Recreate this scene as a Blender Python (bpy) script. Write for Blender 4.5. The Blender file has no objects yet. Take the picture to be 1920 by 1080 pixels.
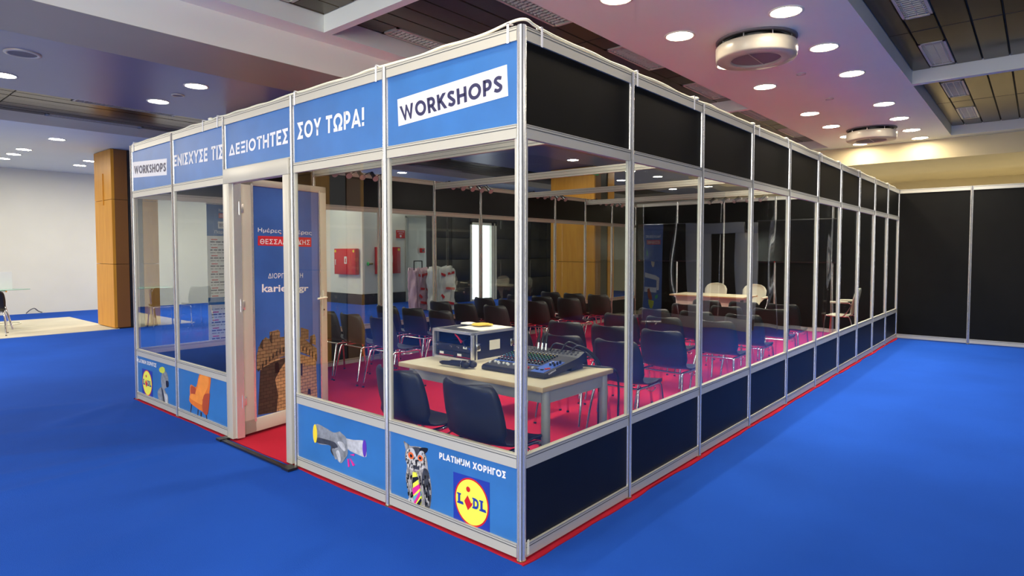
import bpy, bmesh, math, random
from mathutils import Vector, Matrix
random.seed(7)
sc = bpy.context.scene
COL = sc.collection

# ---------------------------------------------------------------- camera, world, exposure
cam_d = bpy.data.cameras.new('camera'); cam = bpy.data.objects.new('camera', cam_d); COL.objects.link(cam)
cam_d.sensor_width = 36.0; cam_d.lens = 1157.28 / 1920 * 36.0
cam_d.shift_y = -21.26 / 1920
cam_d.clip_start = 0.05; cam_d.clip_end = 200
YAW, PITCH = 0.7076, -0.04057
fwd = Vector((math.cos(YAW)*math.cos(PITCH), math.sin(YAW)*math.cos(PITCH), math.sin(PITCH)))
cam.location = (-2.2062, -1.8285, 1.467)
cam.rotation_euler = fwd.to_track_quat('-Z', 'Y').to_euler()
sc.camera = cam
w = bpy.data.worlds.new('world'); sc.world = w; w.use_nodes = True
w.node_tree.nodes['Background'].inputs[0].default_value = (0.62, 0.68, 0.8, 1)
w.node_tree.nodes['Background'].inputs[1].default_value = 0.0
sc.view_settings.view_transform = 'Standard'; sc.view_settings.look = 'None'
sc.view_settings.exposure = 0.02; sc.view_settings.gamma = 1.0; sc.view_settings.use_curve_mapping = False
LAMP = 95.0          # radiance of a lit downlight lens

def area_light(name, loc, size, power, color):
    d = bpy.data.lights.new(name, 'AREA'); d.shape = 'RECTANGLE'; d.size = size[0]; d.size_y = size[1]
    d.energy = power; d.color = color
    o = bpy.data.objects.new(name, d); o.location = loc; COL.objects.link(o); return o
# unseen fill lamps under the ceiling, added to brighten floor, walls and far end
for i, (x, y, p) in enumerate([(-4.2, -3.6, 150), (0.0, -4.6, 45), (4.0, -4.6, 25), (-4.8, 1.5, 60), (-3.4, 6.0, 190), (-3.2, 9.0, 130), (-1.6, 9.6, 90), (-3.6, 12.5, 200), (4.6, 13.2, 150), (13.9, -3.8, 120), (13.9, 1.6, 120)]):
    area_light('hall_fill', (x, y, 3.36), (1.6, 0.6), p, (1.0, 0.91, 0.76))

# unseen soft fill behind the photographer, added to brighten fascia and beam faces
fill = area_light('front_fill', (-6.55, -4.4, 1.75), (4.6, 2.6), 430, (1.0, 0.97, 0.90))
fill.rotation_euler = Vector((0.72, 0.68, 0.06)).to_track_quat('-Z', 'Z').to_euler()

fill = area_light('front_fill', (-6.7, 1.5, 1.85), (4.2, 2.5), 330, (1.0, 0.97, 0.90))  # second added fill, for the left part of the fascia
fill.rotation_euler = Vector((1.0, 0.12, 0.06)).to_track_quat('-Z', 'Z').to_euler()

# ---------------------------------------------------------------- materials
MAT = {}
def nodes(name):
    m = bpy.data.materials.new(name); m.use_nodes = True
    nt = m.node_tree; b = nt.nodes['Principled BSDF']; MAT[name] = m
    return m, nt, b
def mat(name, col, rough=0.5, metal=0.0, spec=0.5, noise=0.0, nscale=8.0, stretch=(1,1,1), bump=0.0, bscale=60.0, sheen=0.0, emit=None, es=1.0, col2=None):
    m, nt, b = nodes(name); N = nt.nodes.new; L = nt.links.new
    b.inputs['Roughness'].default_value = rough; b.inputs['Metallic'].default_value = metal
    b.inputs['Specular IOR Level'].default_value = spec
    b.inputs['Base Color'].default_value = (*col, 1)
    if sheen: b.inputs['Sheen Weight'].default_value = sheen
    if emit: b.inputs['Emission Color'].default_value = (*emit, 1); b.inputs['Emission Strength'].default_value = es
    if noise or bump:
        tc = N('ShaderNodeTexCoord'); mp = N('ShaderNodeMapping'); L(tc.outputs['Object'], mp.inputs[0])
        mp.inputs['Scale'].default_value = stretch
    if noise:
        n = N('ShaderNodeTexNoise'); n.inputs['Scale'].default_value = nscale; n.inputs['Detail'].default_value = 5
        L(mp.outputs[0], n.inputs['Vector'])
        r = N('ShaderNodeValToRGB'); L(n.outputs[0], r.inputs[0])
        c2 = col2 if col2 else tuple(min(1, c*(1+noise)) for c in col)
        c1 = col if col2 else tuple(c*(1-noise) for c in col)
        r.color_ramp.elements[0].position = 0.3; r.color_ramp.elements[1].position = 0.7
        r.color_ramp.elements[0].color = (*c1, 1); r.color_ramp.elements[1].color = (*c2, 1)
        L(r.outputs[0], b.inputs['Base Color'])
    if bump:
        n2 = N('ShaderNodeTexNoise'); n2.inputs['Scale'].default_value = bscale; n2.inputs['Detail'].default_value = 4
        L(mp.outputs[0], n2.inputs['Vector'])
        bp = N('ShaderNodeBump'); bp.inputs['Strength'].default_value = bump; bp.inputs['Distance'].default_value = 0.01
        L(n2.outputs[0], bp.inputs['Height']); L(bp.outputs[0], b.inputs['Normal'])
    return m
def glass(name, tint=(0.93, 0.95, 0.93), wav=0.0, wscale=1.2):
    m = bpy.data.materials.new(name); m.use_nodes = True; nt = m.node_tree; nt.nodes.clear(); N = nt.nodes.new; L = nt.links.new
    out = N('ShaderNodeOutputMaterial'); mix = N('ShaderNodeMixShader'); tr = N('ShaderNodeBsdfTransparent'); gl = N('ShaderNodeBsdfGlossy')
    fr = N('ShaderNodeFresnel'); geo = N('ShaderNodeNewGeometry'); mr = N('ShaderNodeMapRange')
    L(geo.outputs['Backfacing'], mr.inputs[0]); mr.inputs[3].default_value = 1.5; mr.inputs[4].default_value = 1/1.5
    L(mr.outputs[0], fr.inputs['IOR'])
    tr.inputs[0].default_value = (*tint, 1); gl.inputs['Roughness'].default_value = 0.0; gl.inputs['Color'].default_value = (0.9, 0.93, 0.95, 1)
    if wav:
        tc = N('ShaderNodeTexCoord'); mp = N('ShaderNodeMapping'); mp.inputs['Scale'].default_value = (1.3, 1.3, 0.55)
        n = N('ShaderNodeTexNoise'); n.inputs['Scale'].default_value = wscale; n.inputs['Detail'].default_value = 1.0
        bp = N('ShaderNodeBump'); bp.inputs['Strength'].default_value = 1.0; bp.inputs['Distance'].default_value = wav
        L(tc.outputs['Object'], mp.inputs[0]); L(mp.outputs[0], n.inputs['Vector']); L(n.outputs[0], bp.inputs['Height']); L(bp.outputs[0], gl.inputs['Normal'])
    L(fr.outputs[0], mix.inputs[0]); L(tr.outputs[0], mix.inputs[1]); L(gl.outputs[0], mix.inputs[2]); L(mix.outputs[0], out.inputs[0])
    MAT[name] = m; return m
mat('blue_carpet', (0.011, 0.070, 0.40), 0.95, spec=0.1, noise=0.10, nscale=0.9, bump=0.35, bscale=260)
mat('red_carpet', (0.42, 0.014, 0.034), 0.95, spec=0.1, noise=0.10, nscale=1.5, bump=0.35, bscale=260)
mat('beige_carpet', (0.60, 0.56, 0.44), 0.95, spec=0.1, noise=0.05, nscale=2, bump=0.3, bscale=200)
mat('white_paint', (0.73, 0.72, 0.63), 0.55, noise=0.03, nscale=1.2)
mat('ceiling_paint', (0.75, 0.78, 0.73), 0.5, noise=0.03, nscale=0.8)
mat('beam_underside_shade', (0.40, 0.36, 0.27), 0.5, noise=0.08, nscale=0.7)  # darker, warmer than the beam face: underside shade put into the colour
mat('blue_grey_bounce', (0.19, 0.225, 0.33), 0.35, noise=0.03, nscale=0.8)  # dim blue bounce from the carpet put into the soffit colour
mat('diffuser_white', (0.42, 0.40, 0.34), 0.3)
mat('beam_paint', (0.80, 0.79, 0.72), 0.5, noise=0.03, nscale=0.8)
mat('cream_paint', (0.76, 0.66, 0.42), 0.6, noise=0.03, nscale=1.2)
mat('dark_stone', (0.016, 0.018, 0.022), 0.35, noise=0.3, nscale=6, bump=0.15, bscale=40)
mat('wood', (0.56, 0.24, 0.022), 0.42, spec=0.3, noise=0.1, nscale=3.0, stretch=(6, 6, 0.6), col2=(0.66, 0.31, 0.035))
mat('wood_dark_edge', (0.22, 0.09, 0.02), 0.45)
mat('alu', (0.82, 0.82, 0.80), 0.26, metal=0.75)
mat('alu_rail', (0.55, 0.54, 0.47), 0.45, metal=0.3)
mat('groove', (0.05, 0.06, 0.07), 0.5, metal=0.4)
mat('door_metal', (0.55, 0.53, 0.45), 0.40, metal=0.2)
mat('black_panel', (0.005, 0.005, 0.0042), 0.5, spec=0.14, noise=0.15, nscale=5)
mat('navy_panel', (0.006, 0.008, 0.014), 0.5, spec=0.25, noise=0.15, nscale=5)
mat('planks', (0.085, 0.062, 0.040), 0.27, metal=0.85, noise=0.15, nscale=2.0, stretch=(0.4, 5, 1))
mat('coffer_void', (0.02, 0.018, 0.016), 0.6)
mat('print_blue', (0.027, 0.150, 0.43), 0.45, noise=0.14, nscale=2.6)
mat('print_blue_deep', (0.035, 0.12, 0.42), 0.4, noise=0.2, nscale=2.2)
mat('white_print', (0.80, 0.81, 0.84), 0.5)
mat('navy_print', (0.022, 0.022, 0.085), 0.5)
mat('red_print', (0.62, 0.015, 0.03), 0.5)
mat('logo_blue', (0.01, 0.035, 0.36), 0.5)
mat('logo_yellow', (0.80, 0.82, 0.08), 0.5)
mat('grey_print', (0.22, 0.24, 0.27), 0.5, noise=0.35, nscale=24)
mat('grey_print_light', (0.46, 0.48, 0.52), 0.5, noise=0.25, nscale=30)
mat('grey_print_dark', (0.035, 0.04, 0.055), 0.5, noise=0.4, nscale=40)
mat('yellow_print', (0.85, 0.65, 0.03), 0.5)
mat('lime_print', (0.55, 0.62, 0.04), 0.5)
mat('purple_print', (0.10, 0.03, 0.42), 0.5)
mat('magenta_print', (0.70, 0.02, 0.30), 0.5)
mat('teal_print', (0.10, 0.42, 0.50), 0.5)
mat('orange_print', (0.68, 0.17, 0.012), 0.5, noise=0.1, nscale=10)
mat('orange_light', (0.82, 0.27, 0.03), 0.5, noise=0.08, nscale=12)
mat('orange_dark', (0.40, 0.06, 0.012), 0.5)
mat('brown_print', (0.03, 0.015, 0.012), 0.5)
mat('feather', (0.10, 0.095, 0.10), 0.5, noise=0.9, nscale=60, stretch=(1, 1.4, 0.6), col2=(0.42, 0.40, 0.40))
mat('feather_pale', (0.30, 0.30, 0.31), 0.5, noise=0.9, nscale=50, col2=(0.70, 0.69, 0.68))
mat('eye_orange', (0.75, 0.13, 0.02), 0.4)
mat('ink', (0.008, 0.008, 0.010), 0.4)
mat('black_plastic', (0.014, 0.014, 0.016), 0.42, spec=0.5, bump=0.04, bscale=300)
mat('chrome', (0.80, 0.80, 0.82), 0.10, metal=1.0)
mat('white_plastic', (0.80, 0.80, 0.66), 0.45)
mat('table_top', (0.66, 0.60, 0.42), 0.42, noise=0.05, nscale=3, stretch=(1, 5, 1))
mat('table_edge', (0.55, 0.38, 0.20), 0.5)
mat('grey_metal', (0.40, 0.39, 0.38), 0.45, metal=0.1)
mat('case_black', (0.010, 0.010, 0.012), 0.4, bump=0.1, bscale=200)
mat('screen_black', (0.006, 0.006, 0.007), 0.12)
mat('paper', (0.78, 0.76, 0.68), 0.6)
mat('yellow_cloth', (0.62, 0.42, 0.05), 0.8)
mat('wrap_white', (0.72, 0.71, 0.66), 0.35, noise=0.06, nscale=4, bump=0.6, bscale=6)
mat('wrap_pink', (0.62, 0.40, 0.48), 0.35, noise=0.08, nscale=4, bump=0.6, bscale=6)
mat('fire_red', (0.60, 0.012, 0.018), 0.35)
mat('vent_grey', (0.16, 0.15, 0.16), 0.6)
mat('lens_pink', (0.42, 0.35, 0.34), 0.3)
mat('green_sign', (0.01, 0.16, 0.05), 0.4, emit=(0.02, 0.30, 0.10), es=0.35)
mat('grey_frame', (0.36, 0.36, 0.36), 0.45)
mat('lamp', (0.9, 0.9, 0.9), 0.5, emit=(1.0, 0.84, 0.62), es=LAMP)
mat('lamp_cool', (0.9, 0.9, 0.9), 0.5, emit=(1.0, 0.95, 0.84), es=LAMP)
mat('tube_dim', (0.8, 0.8, 0.8), 0.3, emit=(0.95, 0.97, 1.0), es=26.0)
mat('tube_low', (0.8, 0.8, 0.8), 0.3, emit=(1.0, 0.85, 0.55), es=9.0)
mat('mirror_louver', (0.80, 0.78, 0.70), 0.35, metal=0.35)
mat('daylight_glass', (0.9, 0.95, 1.0), 0.3, emit=(0.86, 0.94, 1.0), es=2.2)
mat('led_red', (0.6, 0.0, 0.0), 0.4, emit=(1.0, 0.03, 0.02), es=2.0)
mat('table_glass_green', (0.25, 0.50, 0.42), 0.08, spec=0.8)
mat('brass', (0.45, 0.36, 0.16), 0.3, metal=0.9)
mat('knob_white', (0.7, 0.7, 0.68), 0.4); mat('knob_green', (0.05, 0.42, 0.12), 0.4); mat('knob_cyan', (0.08, 0.38, 0.55), 0.4)
mat('knob_red', (0.55, 0.04, 0.03), 0.4); mat('knob_yellow', (0.75, 0.62, 0.08), 0.4); mat('mixer_blue', (0.02, 0.10, 0.50), 0.4)
mat('mixer_body', (0.012, 0.013, 0.014), 0.45)
glass('pane_glass', wav=0.0)
glass('wavy_glass', wav=0.016, wscale=1.0)
# stonework for the tower printed on the door
def stone(name, a, b_, dark):
    m, nt, b = nodes(name); N = nt.nodes.new; L = nt.links.new
    tc = N('ShaderNodeTexCoord'); br = N('ShaderNodeTexBrick'); mp = N('ShaderNodeMapping'); sp = N('ShaderNodeSeparateXYZ'); cb = N('ShaderNodeCombineXYZ')
    L(tc.outputs['Object'], sp.inputs[0]); L(sp.outputs[0], cb.inputs[0]); L(sp.outputs[2], cb.inputs[1]); L(cb.outputs[0], mp.inputs[0])
    mp.inputs['Scale'].default_value = (1, 1, 1); br.inputs['Scale'].default_value = 9.0; br.inputs['Mortar Size'].default_value = 0.018
    br.inputs['Color1'].default_value = (*a, 1); br.inputs['Color2'].default_value = (*b_, 1); br.inputs['Mortar'].default_value = (*dark, 1)
    L(mp.outputs[0], br.inputs['Vector']); L(br.outputs[0], b.inputs['Base Color']); b.inputs['Roughness'].default_value = 0.5
stone('stone_lit', (0.46, 0.28, 0.13), (0.32, 0.19, 0.09), (0.04, 0.022, 0.012))
stone('stone_mid', (0.26, 0.165, 0.08), (0.17, 0.11, 0.06), (0.03, 0.018, 0.010))
stone('stone_shade', (0.055, 0.04, 0.028), (0.035, 0.026, 0.02), (0.010, 0.008, 0.006))

# ---------------------------------------------------------------- helpers
class MB:
    def __init__(s): s.v = []; s.f = []; s.m = []; s.sm = []; s.mats = []
    def mi(s, m):
        if m not in s.mats: s.mats.append(m)
        return s.mats.index(m)
    def add(s, vs, fs, m, smooth=False, M=None):
        b = len(s.v); k = s.mi(m)
        for p in vs: s.v.append(tuple(M @ Vector(p)) if M else tuple(p))
        for f in fs: s.f.append([b+i for i in f]); s.m.append(k); s.sm.append(smooth)
        return s
    def box(s, x0, y0, z0, x1, y1, z1, m, M=None, bev=0.0):
        if x0 > x1: x0, x1 = x1, x0
        if y0 > y1: y0, y1 = y1, y0
        if z0 > z1: z0, z1 = z1, z0
        if bev:
            bm = bmesh.new(); bmesh.ops.create_cube(bm, size=1.0)
            for v in bm.verts: v.co = Vector(((x0+x1)/2 + v.co.x*(x1-x0), (y0+y1)/2 + v.co.y*(y1-y0), (z0+z1)/2 + v.co.z*(z1-z0)))
            bmesh.ops.bevel(bm, geom=bm.edges[:], offset=bev, segments=2, affect='EDGES', profile=0.5)
            bm.verts.index_update()
            s.add([tuple(v.co) for v in bm.verts], [[v.index for v in f.verts] for f in bm.faces], m, True, M); bm.free(); return s
        vs = [(x0,y0,z0),(x1,y0,z0),(x1,y1,z0),(x0,y1,z0),(x0,y0,z1),(x1,y0,z1),(x1,y1,z1),(x0,y1,z1)]
        return s.add(vs, [(0,3,2,1),(4,5,6,7),(0,1,5,4),(1,2,6,5),(2,3,7,6),(3,0,4,7)], m, False, M)
    def cyl(s, p0, p1, r0, m, r1=None, n=12, caps=True, M=None, smooth=True):
        r1 = r0 if r1 is None else r1
        p0 = Vector(p0); p1 = Vector(p1); d = (p1-p0).normalized()
        a = d.orthogonal().normalized(); b = d.cross(a)
        vs = []
        for p, r in ((p0, r0), (p1, r1)):
            for i in range(n):
                t = 2*math.pi*i/n; vs.append(tuple(p + a*math.cos(t)*r + b*math.sin(t)*r))
        fs = [(i, (i+1) % n, n+(i+1) % n, n+i) for i in range(n)]
        s.add(vs, fs, m, smooth, M)
        if caps:
            s.add(vs[:n], [tuple(range(n))[::-1]], m, False, M); s.add(vs[n:], [tuple(range(n))], m, False, M)
        return s
    def lathe(s, prof, m, n=24, c=(0,0,0), M=None, smooth=True):
        vs = []
        for r, z in prof:
            for i in range(n):
                t = 2*math.pi*i/n; vs.append((c[0]+r*math.cos(t), c[1]+r*math.sin(t), c[2]+z))
        fs = []
        for k in range(len(prof)-1):
            for i in range(n):
                j = (i+1) % n; fs.append((k*n+i, k*n+j, (k+1)*n+j, (k+1)*n+i))
        return s.add(vs, fs, m, smooth, M)
    def tube(s, pts, r, m, n=8, M=None, sub=6):
        P = [Vector(p) for p in pts]
        if len(P) > 2 and sub > 1:
            Q = []
            for i in range(len(P)-1):
                a = P[max(i-1, 0)]; b = P[i]; c = P[i+1]; d = P[min(i+2, len(P)-1)]
                for k in range(sub):
                    t = k/sub
                    Q.append(0.5*((2*b) + (c-a)*t + (2*a-5*b+4*c-d)*t*t + (3*b-a-3*c+d)*t*t*t))
            Q.append(P[-1]); P = Q
        ref = None; vs = []
        for i, p in enumerate(P):
            d = (P[min(i+1, len(P)-1)] - P[max(i-1, 0)]).normalized()
            if ref is None: ref = d.orthogonal().normalized()
            a = (ref - d*ref.dot(d)).normalized(); ref = a; b = d.cross(a)
            for k in range(n):
                t = 2*math.pi*k/n; vs.append(tuple(p + a*math.cos(t)*r + b*math.sin(t)*r))
        fs = []
        for i in range(len(P)-1):
            for k in range(n):
                j = (k+1) % n; fs.append((i*n+k, i*n+j, (i+1)*n+j, (i+1)*n+k))
        fs.append(tuple(range(n))[::-1]); fs.append(tuple((len(P)-1)*n+k for k in range(n)))
        return s.add(vs, fs, m, True, M)
    def poly(s, pts, th, m, M=None):           # extruded outline in the local xy plane
        n = len(pts); A = sum(pts[i][0]*pts[(i+1) % n][1]-pts[(i+1) % n][0]*pts[i][1] for i in range(n))
        if A < 0: pts = pts[::-1]
        vs = [(p[0], p[1], 0) for p in pts] + [(p[0], p[1], th) for p in pts]
        fs = [tuple(range(n))[::-1], tuple(range(n, 2*n))] + [(i, (i+1) % n, n+(i+1) % n, n+i) for i in range(n)]
        return s.add(vs, fs, m, False, M)
    def mesh(s, name):
        me = bpy.data.meshes.new(name); me.from_pydata(s.v, [], s.f)
        for m in s.mats: me.materials.append(MAT[m])
        me.polygons.foreach_set('material_index', s.m); me.polygons.foreach_set('use_smooth', s.sm); me.update()
        return me
    def build(s, name, parent=None, **kw):
        return link(name, s.mesh(name), parent, **kw)
def link(name, me, parent=None, loc=None, rz=None, label=None, cat=None, group=None, kind=None):
    o = bpy.data.objects.new(name, me); COL.objects.link(o)
    if loc is not None: o.location = loc
    if rz is not None: o.rotation_euler = (0, 0, rz)
    if parent is not None: o.parent = parent
    for k, v in (('label', label), ('category', cat), ('group', group), ('kind', kind)):
        if v: o[k] = v
    return o
def thing(name, label, cat, loc=(0,0,0), rz=0.0, group=None):
    return link(name, None, None, loc, rz, label, cat, group)
def copy_tree(o, parent=None):
    c = o.copy(); COL.objects.link(c)
    if parent is not None: c.parent = parent
    for ch in list(o.children): copy_tree(ch, c)
    return c
def ORD(i): return ['first','second','third','fourth','fifth','sixth','seventh','eighth','ninth','tenth','eleventh','twelfth','thirteenth','fourteenth','fifteenth'][i]
def plane(origin, right, normal):              # matrix whose xy plane carries flat print: x = right, y = up, z = out of the panel
    r = Vector(right).normalized(); u = Vector((0, 0, 1)); n = Vector(normal).normalized()
    M = Matrix(((r.x, u.x, n.x, origin[0]), (r.y, u.y, n.y, origin[1]), (r.z, u.z, n.z, origin[2]), (0, 0, 0, 1)))
    return M
def text_mesh(body, quad, M, m, bold=0.018, space=1.0, th=0.0015, name='lettering', parent=None):
    c = bpy.data.curves.new('t', 'FONT'); c.body = body; c.offset = bold; c.space_character = space; c.resolution_u = 3
    o = bpy.data.objects.new('t', c); COL.objects.link(o)
    me0 = bpy.data.meshes.new_from_object(o); bpy.data.objects.remove(o)
    xs = [v.co.x for v in me0.vertices]; ys = [v.co.y for v in me0.vertices]
    x0, x1, y0, y1 = min(xs), max(xs), min(ys), max(ys)
    tl, tr, br, bl = [Vector((q[0], q[1], 0)) for q in quad]
    mb = MB(); vs = []
    for v in me0.vertices:
        a = (v.co.x-x0)/(x1-x0); b = (v.co.y-y0)/(y1-y0)
        p = (bl*(1-a)+br*a)*(1-b) + (tl*(1-a)+tr*a)*b; p.z = th; vs.append(tuple(p))
    mb.add(vs, [tuple(p.vertices) for p in me0.polygons], m, False, M)
    bpy.data.meshes.remove(me0)
    return mb.build(name, parent)
def _arc(cx, cy, rx, ry, a0, a1, n=14): return [(cx+rx*math.cos(math.radians(a0+(a1-a0)*i/n)), cy+ry*math.sin(math.radians(a0+(a1-a0)*i/n))) for i in range(n+1)]
def glyph(ch, t):                              # centre lines of a geometric capital alphabet, height 1
    h = t/2; T = 1-h; ring = lambda w: [_arc(w/2, 0.5, w/2-h, 0.5-h, 90, 450, 28)]
    bowl = lambda w, y0, y1: [(h, y1), (w*0.5, y1)]+_arc(w*0.5, (y0+y1)/2, w*0.5-h, (y1-y0)/2, 90, -90)[1:]+[(h, y0)]
    G = {
    'W': (1.20, [[(0.10, 0.97), (0.36, h*0.9), (0.60, 0.93), (0.84, h*0.9), (1.10, 0.97)]]), 'O': (0.96, ring(0.96)), 'Ο': (0.96, ring(0.96)), 'Θ': (0.96, ring(0.96)+[[(0.26, 0.5), (0.70, 0.5)]]),
    'R': (0.70, [[(h, 0), (h, 1)], bowl(0.66, 0.44, T), [(0.34, 0.44), (0.62, 0)]]), 'K': (0.72, [[(h, 0), (h, 1)], [(0.62, 1), (h+0.02, 0.46)], [(0.28, 0.58), (0.66, 0)]]), 'Κ': None,
    'S': (0.62, [_arc(0.31, 0.735, 0.31-h, 0.265-h, 25, 270, 12)[0:0]+[(0.55, 0.82)]+_arc(0.31, 0.73, 0.30-h, 0.27-h, 50, 200, 9)+[(0.31, 0.5)]+_arc(0.31, 0.27, 0.31-h, 0.27-h, 30, -140, 9)+[(0.05, 0.20)]]),
    'H': (0.76, [[(h, 0), (h, 1)], [(0.76-h, 0), (0.76-h, 1)], [(h, 0.5), (0.76-h, 0.5)]]), 'P': (0.64, [[(h, 0), (h, 1)], bowl(0.64, 0.40, T)]),
    'E': (0.60, [[(0.58, h), (h, h), (h, T), (0.58, T)], [(h, 0.5), (0.52, 0.5)]]), 'N': (0.76, [[(h, 0), (h, 1)], [(h, T), (0.76-h, h)], [(0.76-h, 0), (0.76-h, 1)]]), 'I': (t, [[(h, 0), (h, 1)]]),
    'Σ': (0.64, [[(0.62, h), (h*1.2, h), (0.40, 0.5), (h*1.2, T), (0.62, T)]]), 'X': (0.76, [[(0.08, 0), (0.68, 1)], [(0.68, 0), (0.08, 1)]]), 'Y': (0.74, [[(0.07, 1), (0.37, 0.46), (0.67, 1)], [(0.37, 0.48), (0.37, 0)]]),
    'T': (0.66, [[(0, T), (0.66, T)], [(0.33, T), (0.33, 0)]]), 'Δ': (0.84, [[(0.11, h), (0.42, T+h*0.2), (0.73, h), (0.11, h)]]), 'Ξ': (0.60, [[(0, h), (0.60, h)], [(0.06, 0.5), (0.54, 0.5)], [(0, T), (0.60, T)]]),
    'Ω': (0.92, [[(0.02, h), (0.32, h)]+_arc(0.46, 0.56, 0.46-h, 0.44-h, 240, -60, 24)+[(0.60, h), (0.90, h)]]), 'A': (0.84, [[(0.07, 0), (0.42, 1-h*0.4), (0.77, 0)], [(0.22, 0.27), (0.62, 0.27)]]), '!': (t, [[(h, 0.32), (h, 1)], [(h, 0), (h, t)]]),
    'L': (0.54, [[(h, 1), (h, h), (0.54, h)]]), 'U': (0.72, [[(h, 1), (h, 0.36)]+_arc(0.36, 0.36, 0.36-h, 0.36-h, 180, 360)+[(0.72-h, 1)]]), 'M': (0.92, [[(0.08, 0), (0.15, T), (0.46, 0.26), (0.77, T), (0.84, 0)]]), 'Γ': (0.54, [[(h, 0), (h, T), (0.54, T)]])}
    for a, b in (('Ε', 'E'), ('Ν', 'N'), ('Ι', 'I'), ('Χ', 'X'), ('Υ', 'Y'), ('Τ', 'T'), ('Η', 'H'), ('Ρ', 'P'), ('Α', 'A'), ('Κ', 'K')): G[a] = G[b]
    return G[ch]
def stroke_text(body, quad, M, m, t=0.2, gap=0.13, word=0.42, th=0.0016, name='lettering', parent=None):
    x = 0.0; segs = []
    for ch in body:
        if ch == ' ': x += word; continue
        w_, ls = glyph(ch, t); segs += [[(px+x, py) for px, py in l] for l in ls]; x += w_+gap
    W = x-gap; tl, tr, br, bl = [Vector((q[0], q[1], 0)) for q in quad]; mb = MB()
    def mp(px, py):
        a, b = px/W, py; p = (bl*(1-a)+br*a)*(1-b)+(tl*(1-a)+tr*a)*b; p.z = th; return tuple(p)
    for l in segs:
        l = list(l)
        for e, f in ((0, 1), (-1, -2)):
            dx, dy = l[e][0]-l[f][0], l[e][1]-l[f][1]; q = math.hypot(dx, dy)
            if abs(dx) > 0.03 and abs(dy) > 0.15*abs(dx) and (l[e][1] > 0.86 or l[e][1] < 0.06): l[e] = (l[e][0]+dx/q*t*0.7, l[e][1]+dy/q*t*0.7)
        closed = math.hypot(l[0][0]-l[-1][0], l[0][1]-l[-1][1]) < 1e-6; n = len(l); L_, R_ = [], []
        for i in range(n):
            a = l[i-1] if i else (l[-2] if closed else None); c = l[i+1] if i < n-1 else (l[1] if closed else None); b = l[i]
            d0 = Vector((b[0]-a[0], b[1]-a[1])).normalized() if a else None; d1 = Vector((c[0]-b[0], c[1]-b[1])).normalized() if c else None
            if d0 is None: d0 = d1
            if d1 is None: d1 = d0
            nn = Vector((-(d0+d1).y, (d0+d1).x)); nn = nn.normalized() if nn.length > 1e-4 else Vector((-d0.y, d0.x)); k = max(0.42, nn.dot(Vector((-d0.y, d0.x))))
            o = nn*(t/2/k); L_.append((b[0]+o.x, b[1]+o.y)); R_.append((b[0]-o.x, b[1]-o.y))
        for i in range(n-1):
            pg = [R_[i], R_[i+1], L_[i+1], L_[i]]
            for lim, sg in ((1.0, 1), (0.0, -1)):              # trim slanted ends to the cap line and the base line
                out = []
                for j in range(len(pg)):
                    a, b = pg[j], pg[(j+1) % len(pg)]; ia, ib = sg*(lim-a[1]) >= -1e-6, sg*(lim-b[1]) >= -1e-6
                    if ia: out.append(a)
                    if ia != ib: q = (lim-a[1])/(b[1]-a[1]); out.append((a[0]+(b[0]-a[0])*q, lim))
                pg = out
                if len(pg) < 3: break
            if len(pg) >= 3: mb.add([mp(*q) for q in pg], [tuple(range(len(pg)))], m, False, M)
    return mb.build(name, parent)
def smooth(pts, k=5, sharp=0.5):
    out = []; n = len(pts)
    for i in range(n):
        a, b, c, d = pts[i-1], pts[i], pts[(i+1) % n], pts[(i+2) % n]
        for j in range(k):
            t = j/k; out.append(tuple(0.5*((2*b[e])+(c[e]-a[e])*t+(2*a[e]-5*b[e]+4*c[e]-d[e])*t*t+(3*b[e]-a[e]-3*c[e]+d[e])*t*t*t) for e in (0, 1)))
    return out
def inside(p, poly):
    r = False; n = len(poly)
    for i in range(n):
        a, b = poly[i], poly[i-1]
        if (a[1] > p[1]) != (b[1] > p[1]) and p[0] < (b[0]-a[0])*(p[1]-a[1])/(b[1]-a[1])+a[0]: r = not r
    return r
def strokes(pts, n, seed, ln, wd, slope=0.0):  # small printed feather strokes inside an outline
    rr = random.Random(seed); xs = [q[0] for q in pts]; ys = [q[1] for q in pts]; out = []
    while len(out) < n:
        x, y = rr.uniform(min(xs), max(xs)), rr.uniform(min(ys), max(ys))
        if inside((x, y), pts) and inside((x+slope*ln, y-ln), pts): l_ = ln*rr.uniform(0.6, 1.2); out.append([(x-wd, y), (x+wd, y), (x+slope*l_, y-l_)])
    return out
def rect(x0, y1, x1, y0): return [(x0, y1), (x1, y1), (x1, y0), (x0, y0)]
def ell(l, r, t, b, n=28):                     # ellipse through four extreme points
    cx, cy = (l[0]+r[0])/2, (t[1]+b[1])/2; rx, ry = abs(r[0]-l[0])/2, abs(t[1]-b[1])/2
    return [(cx+rx*math.cos(2*math.pi*i/n), cy+ry*math.sin(2*math.pi*i/n)) for i in range(n)]

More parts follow.
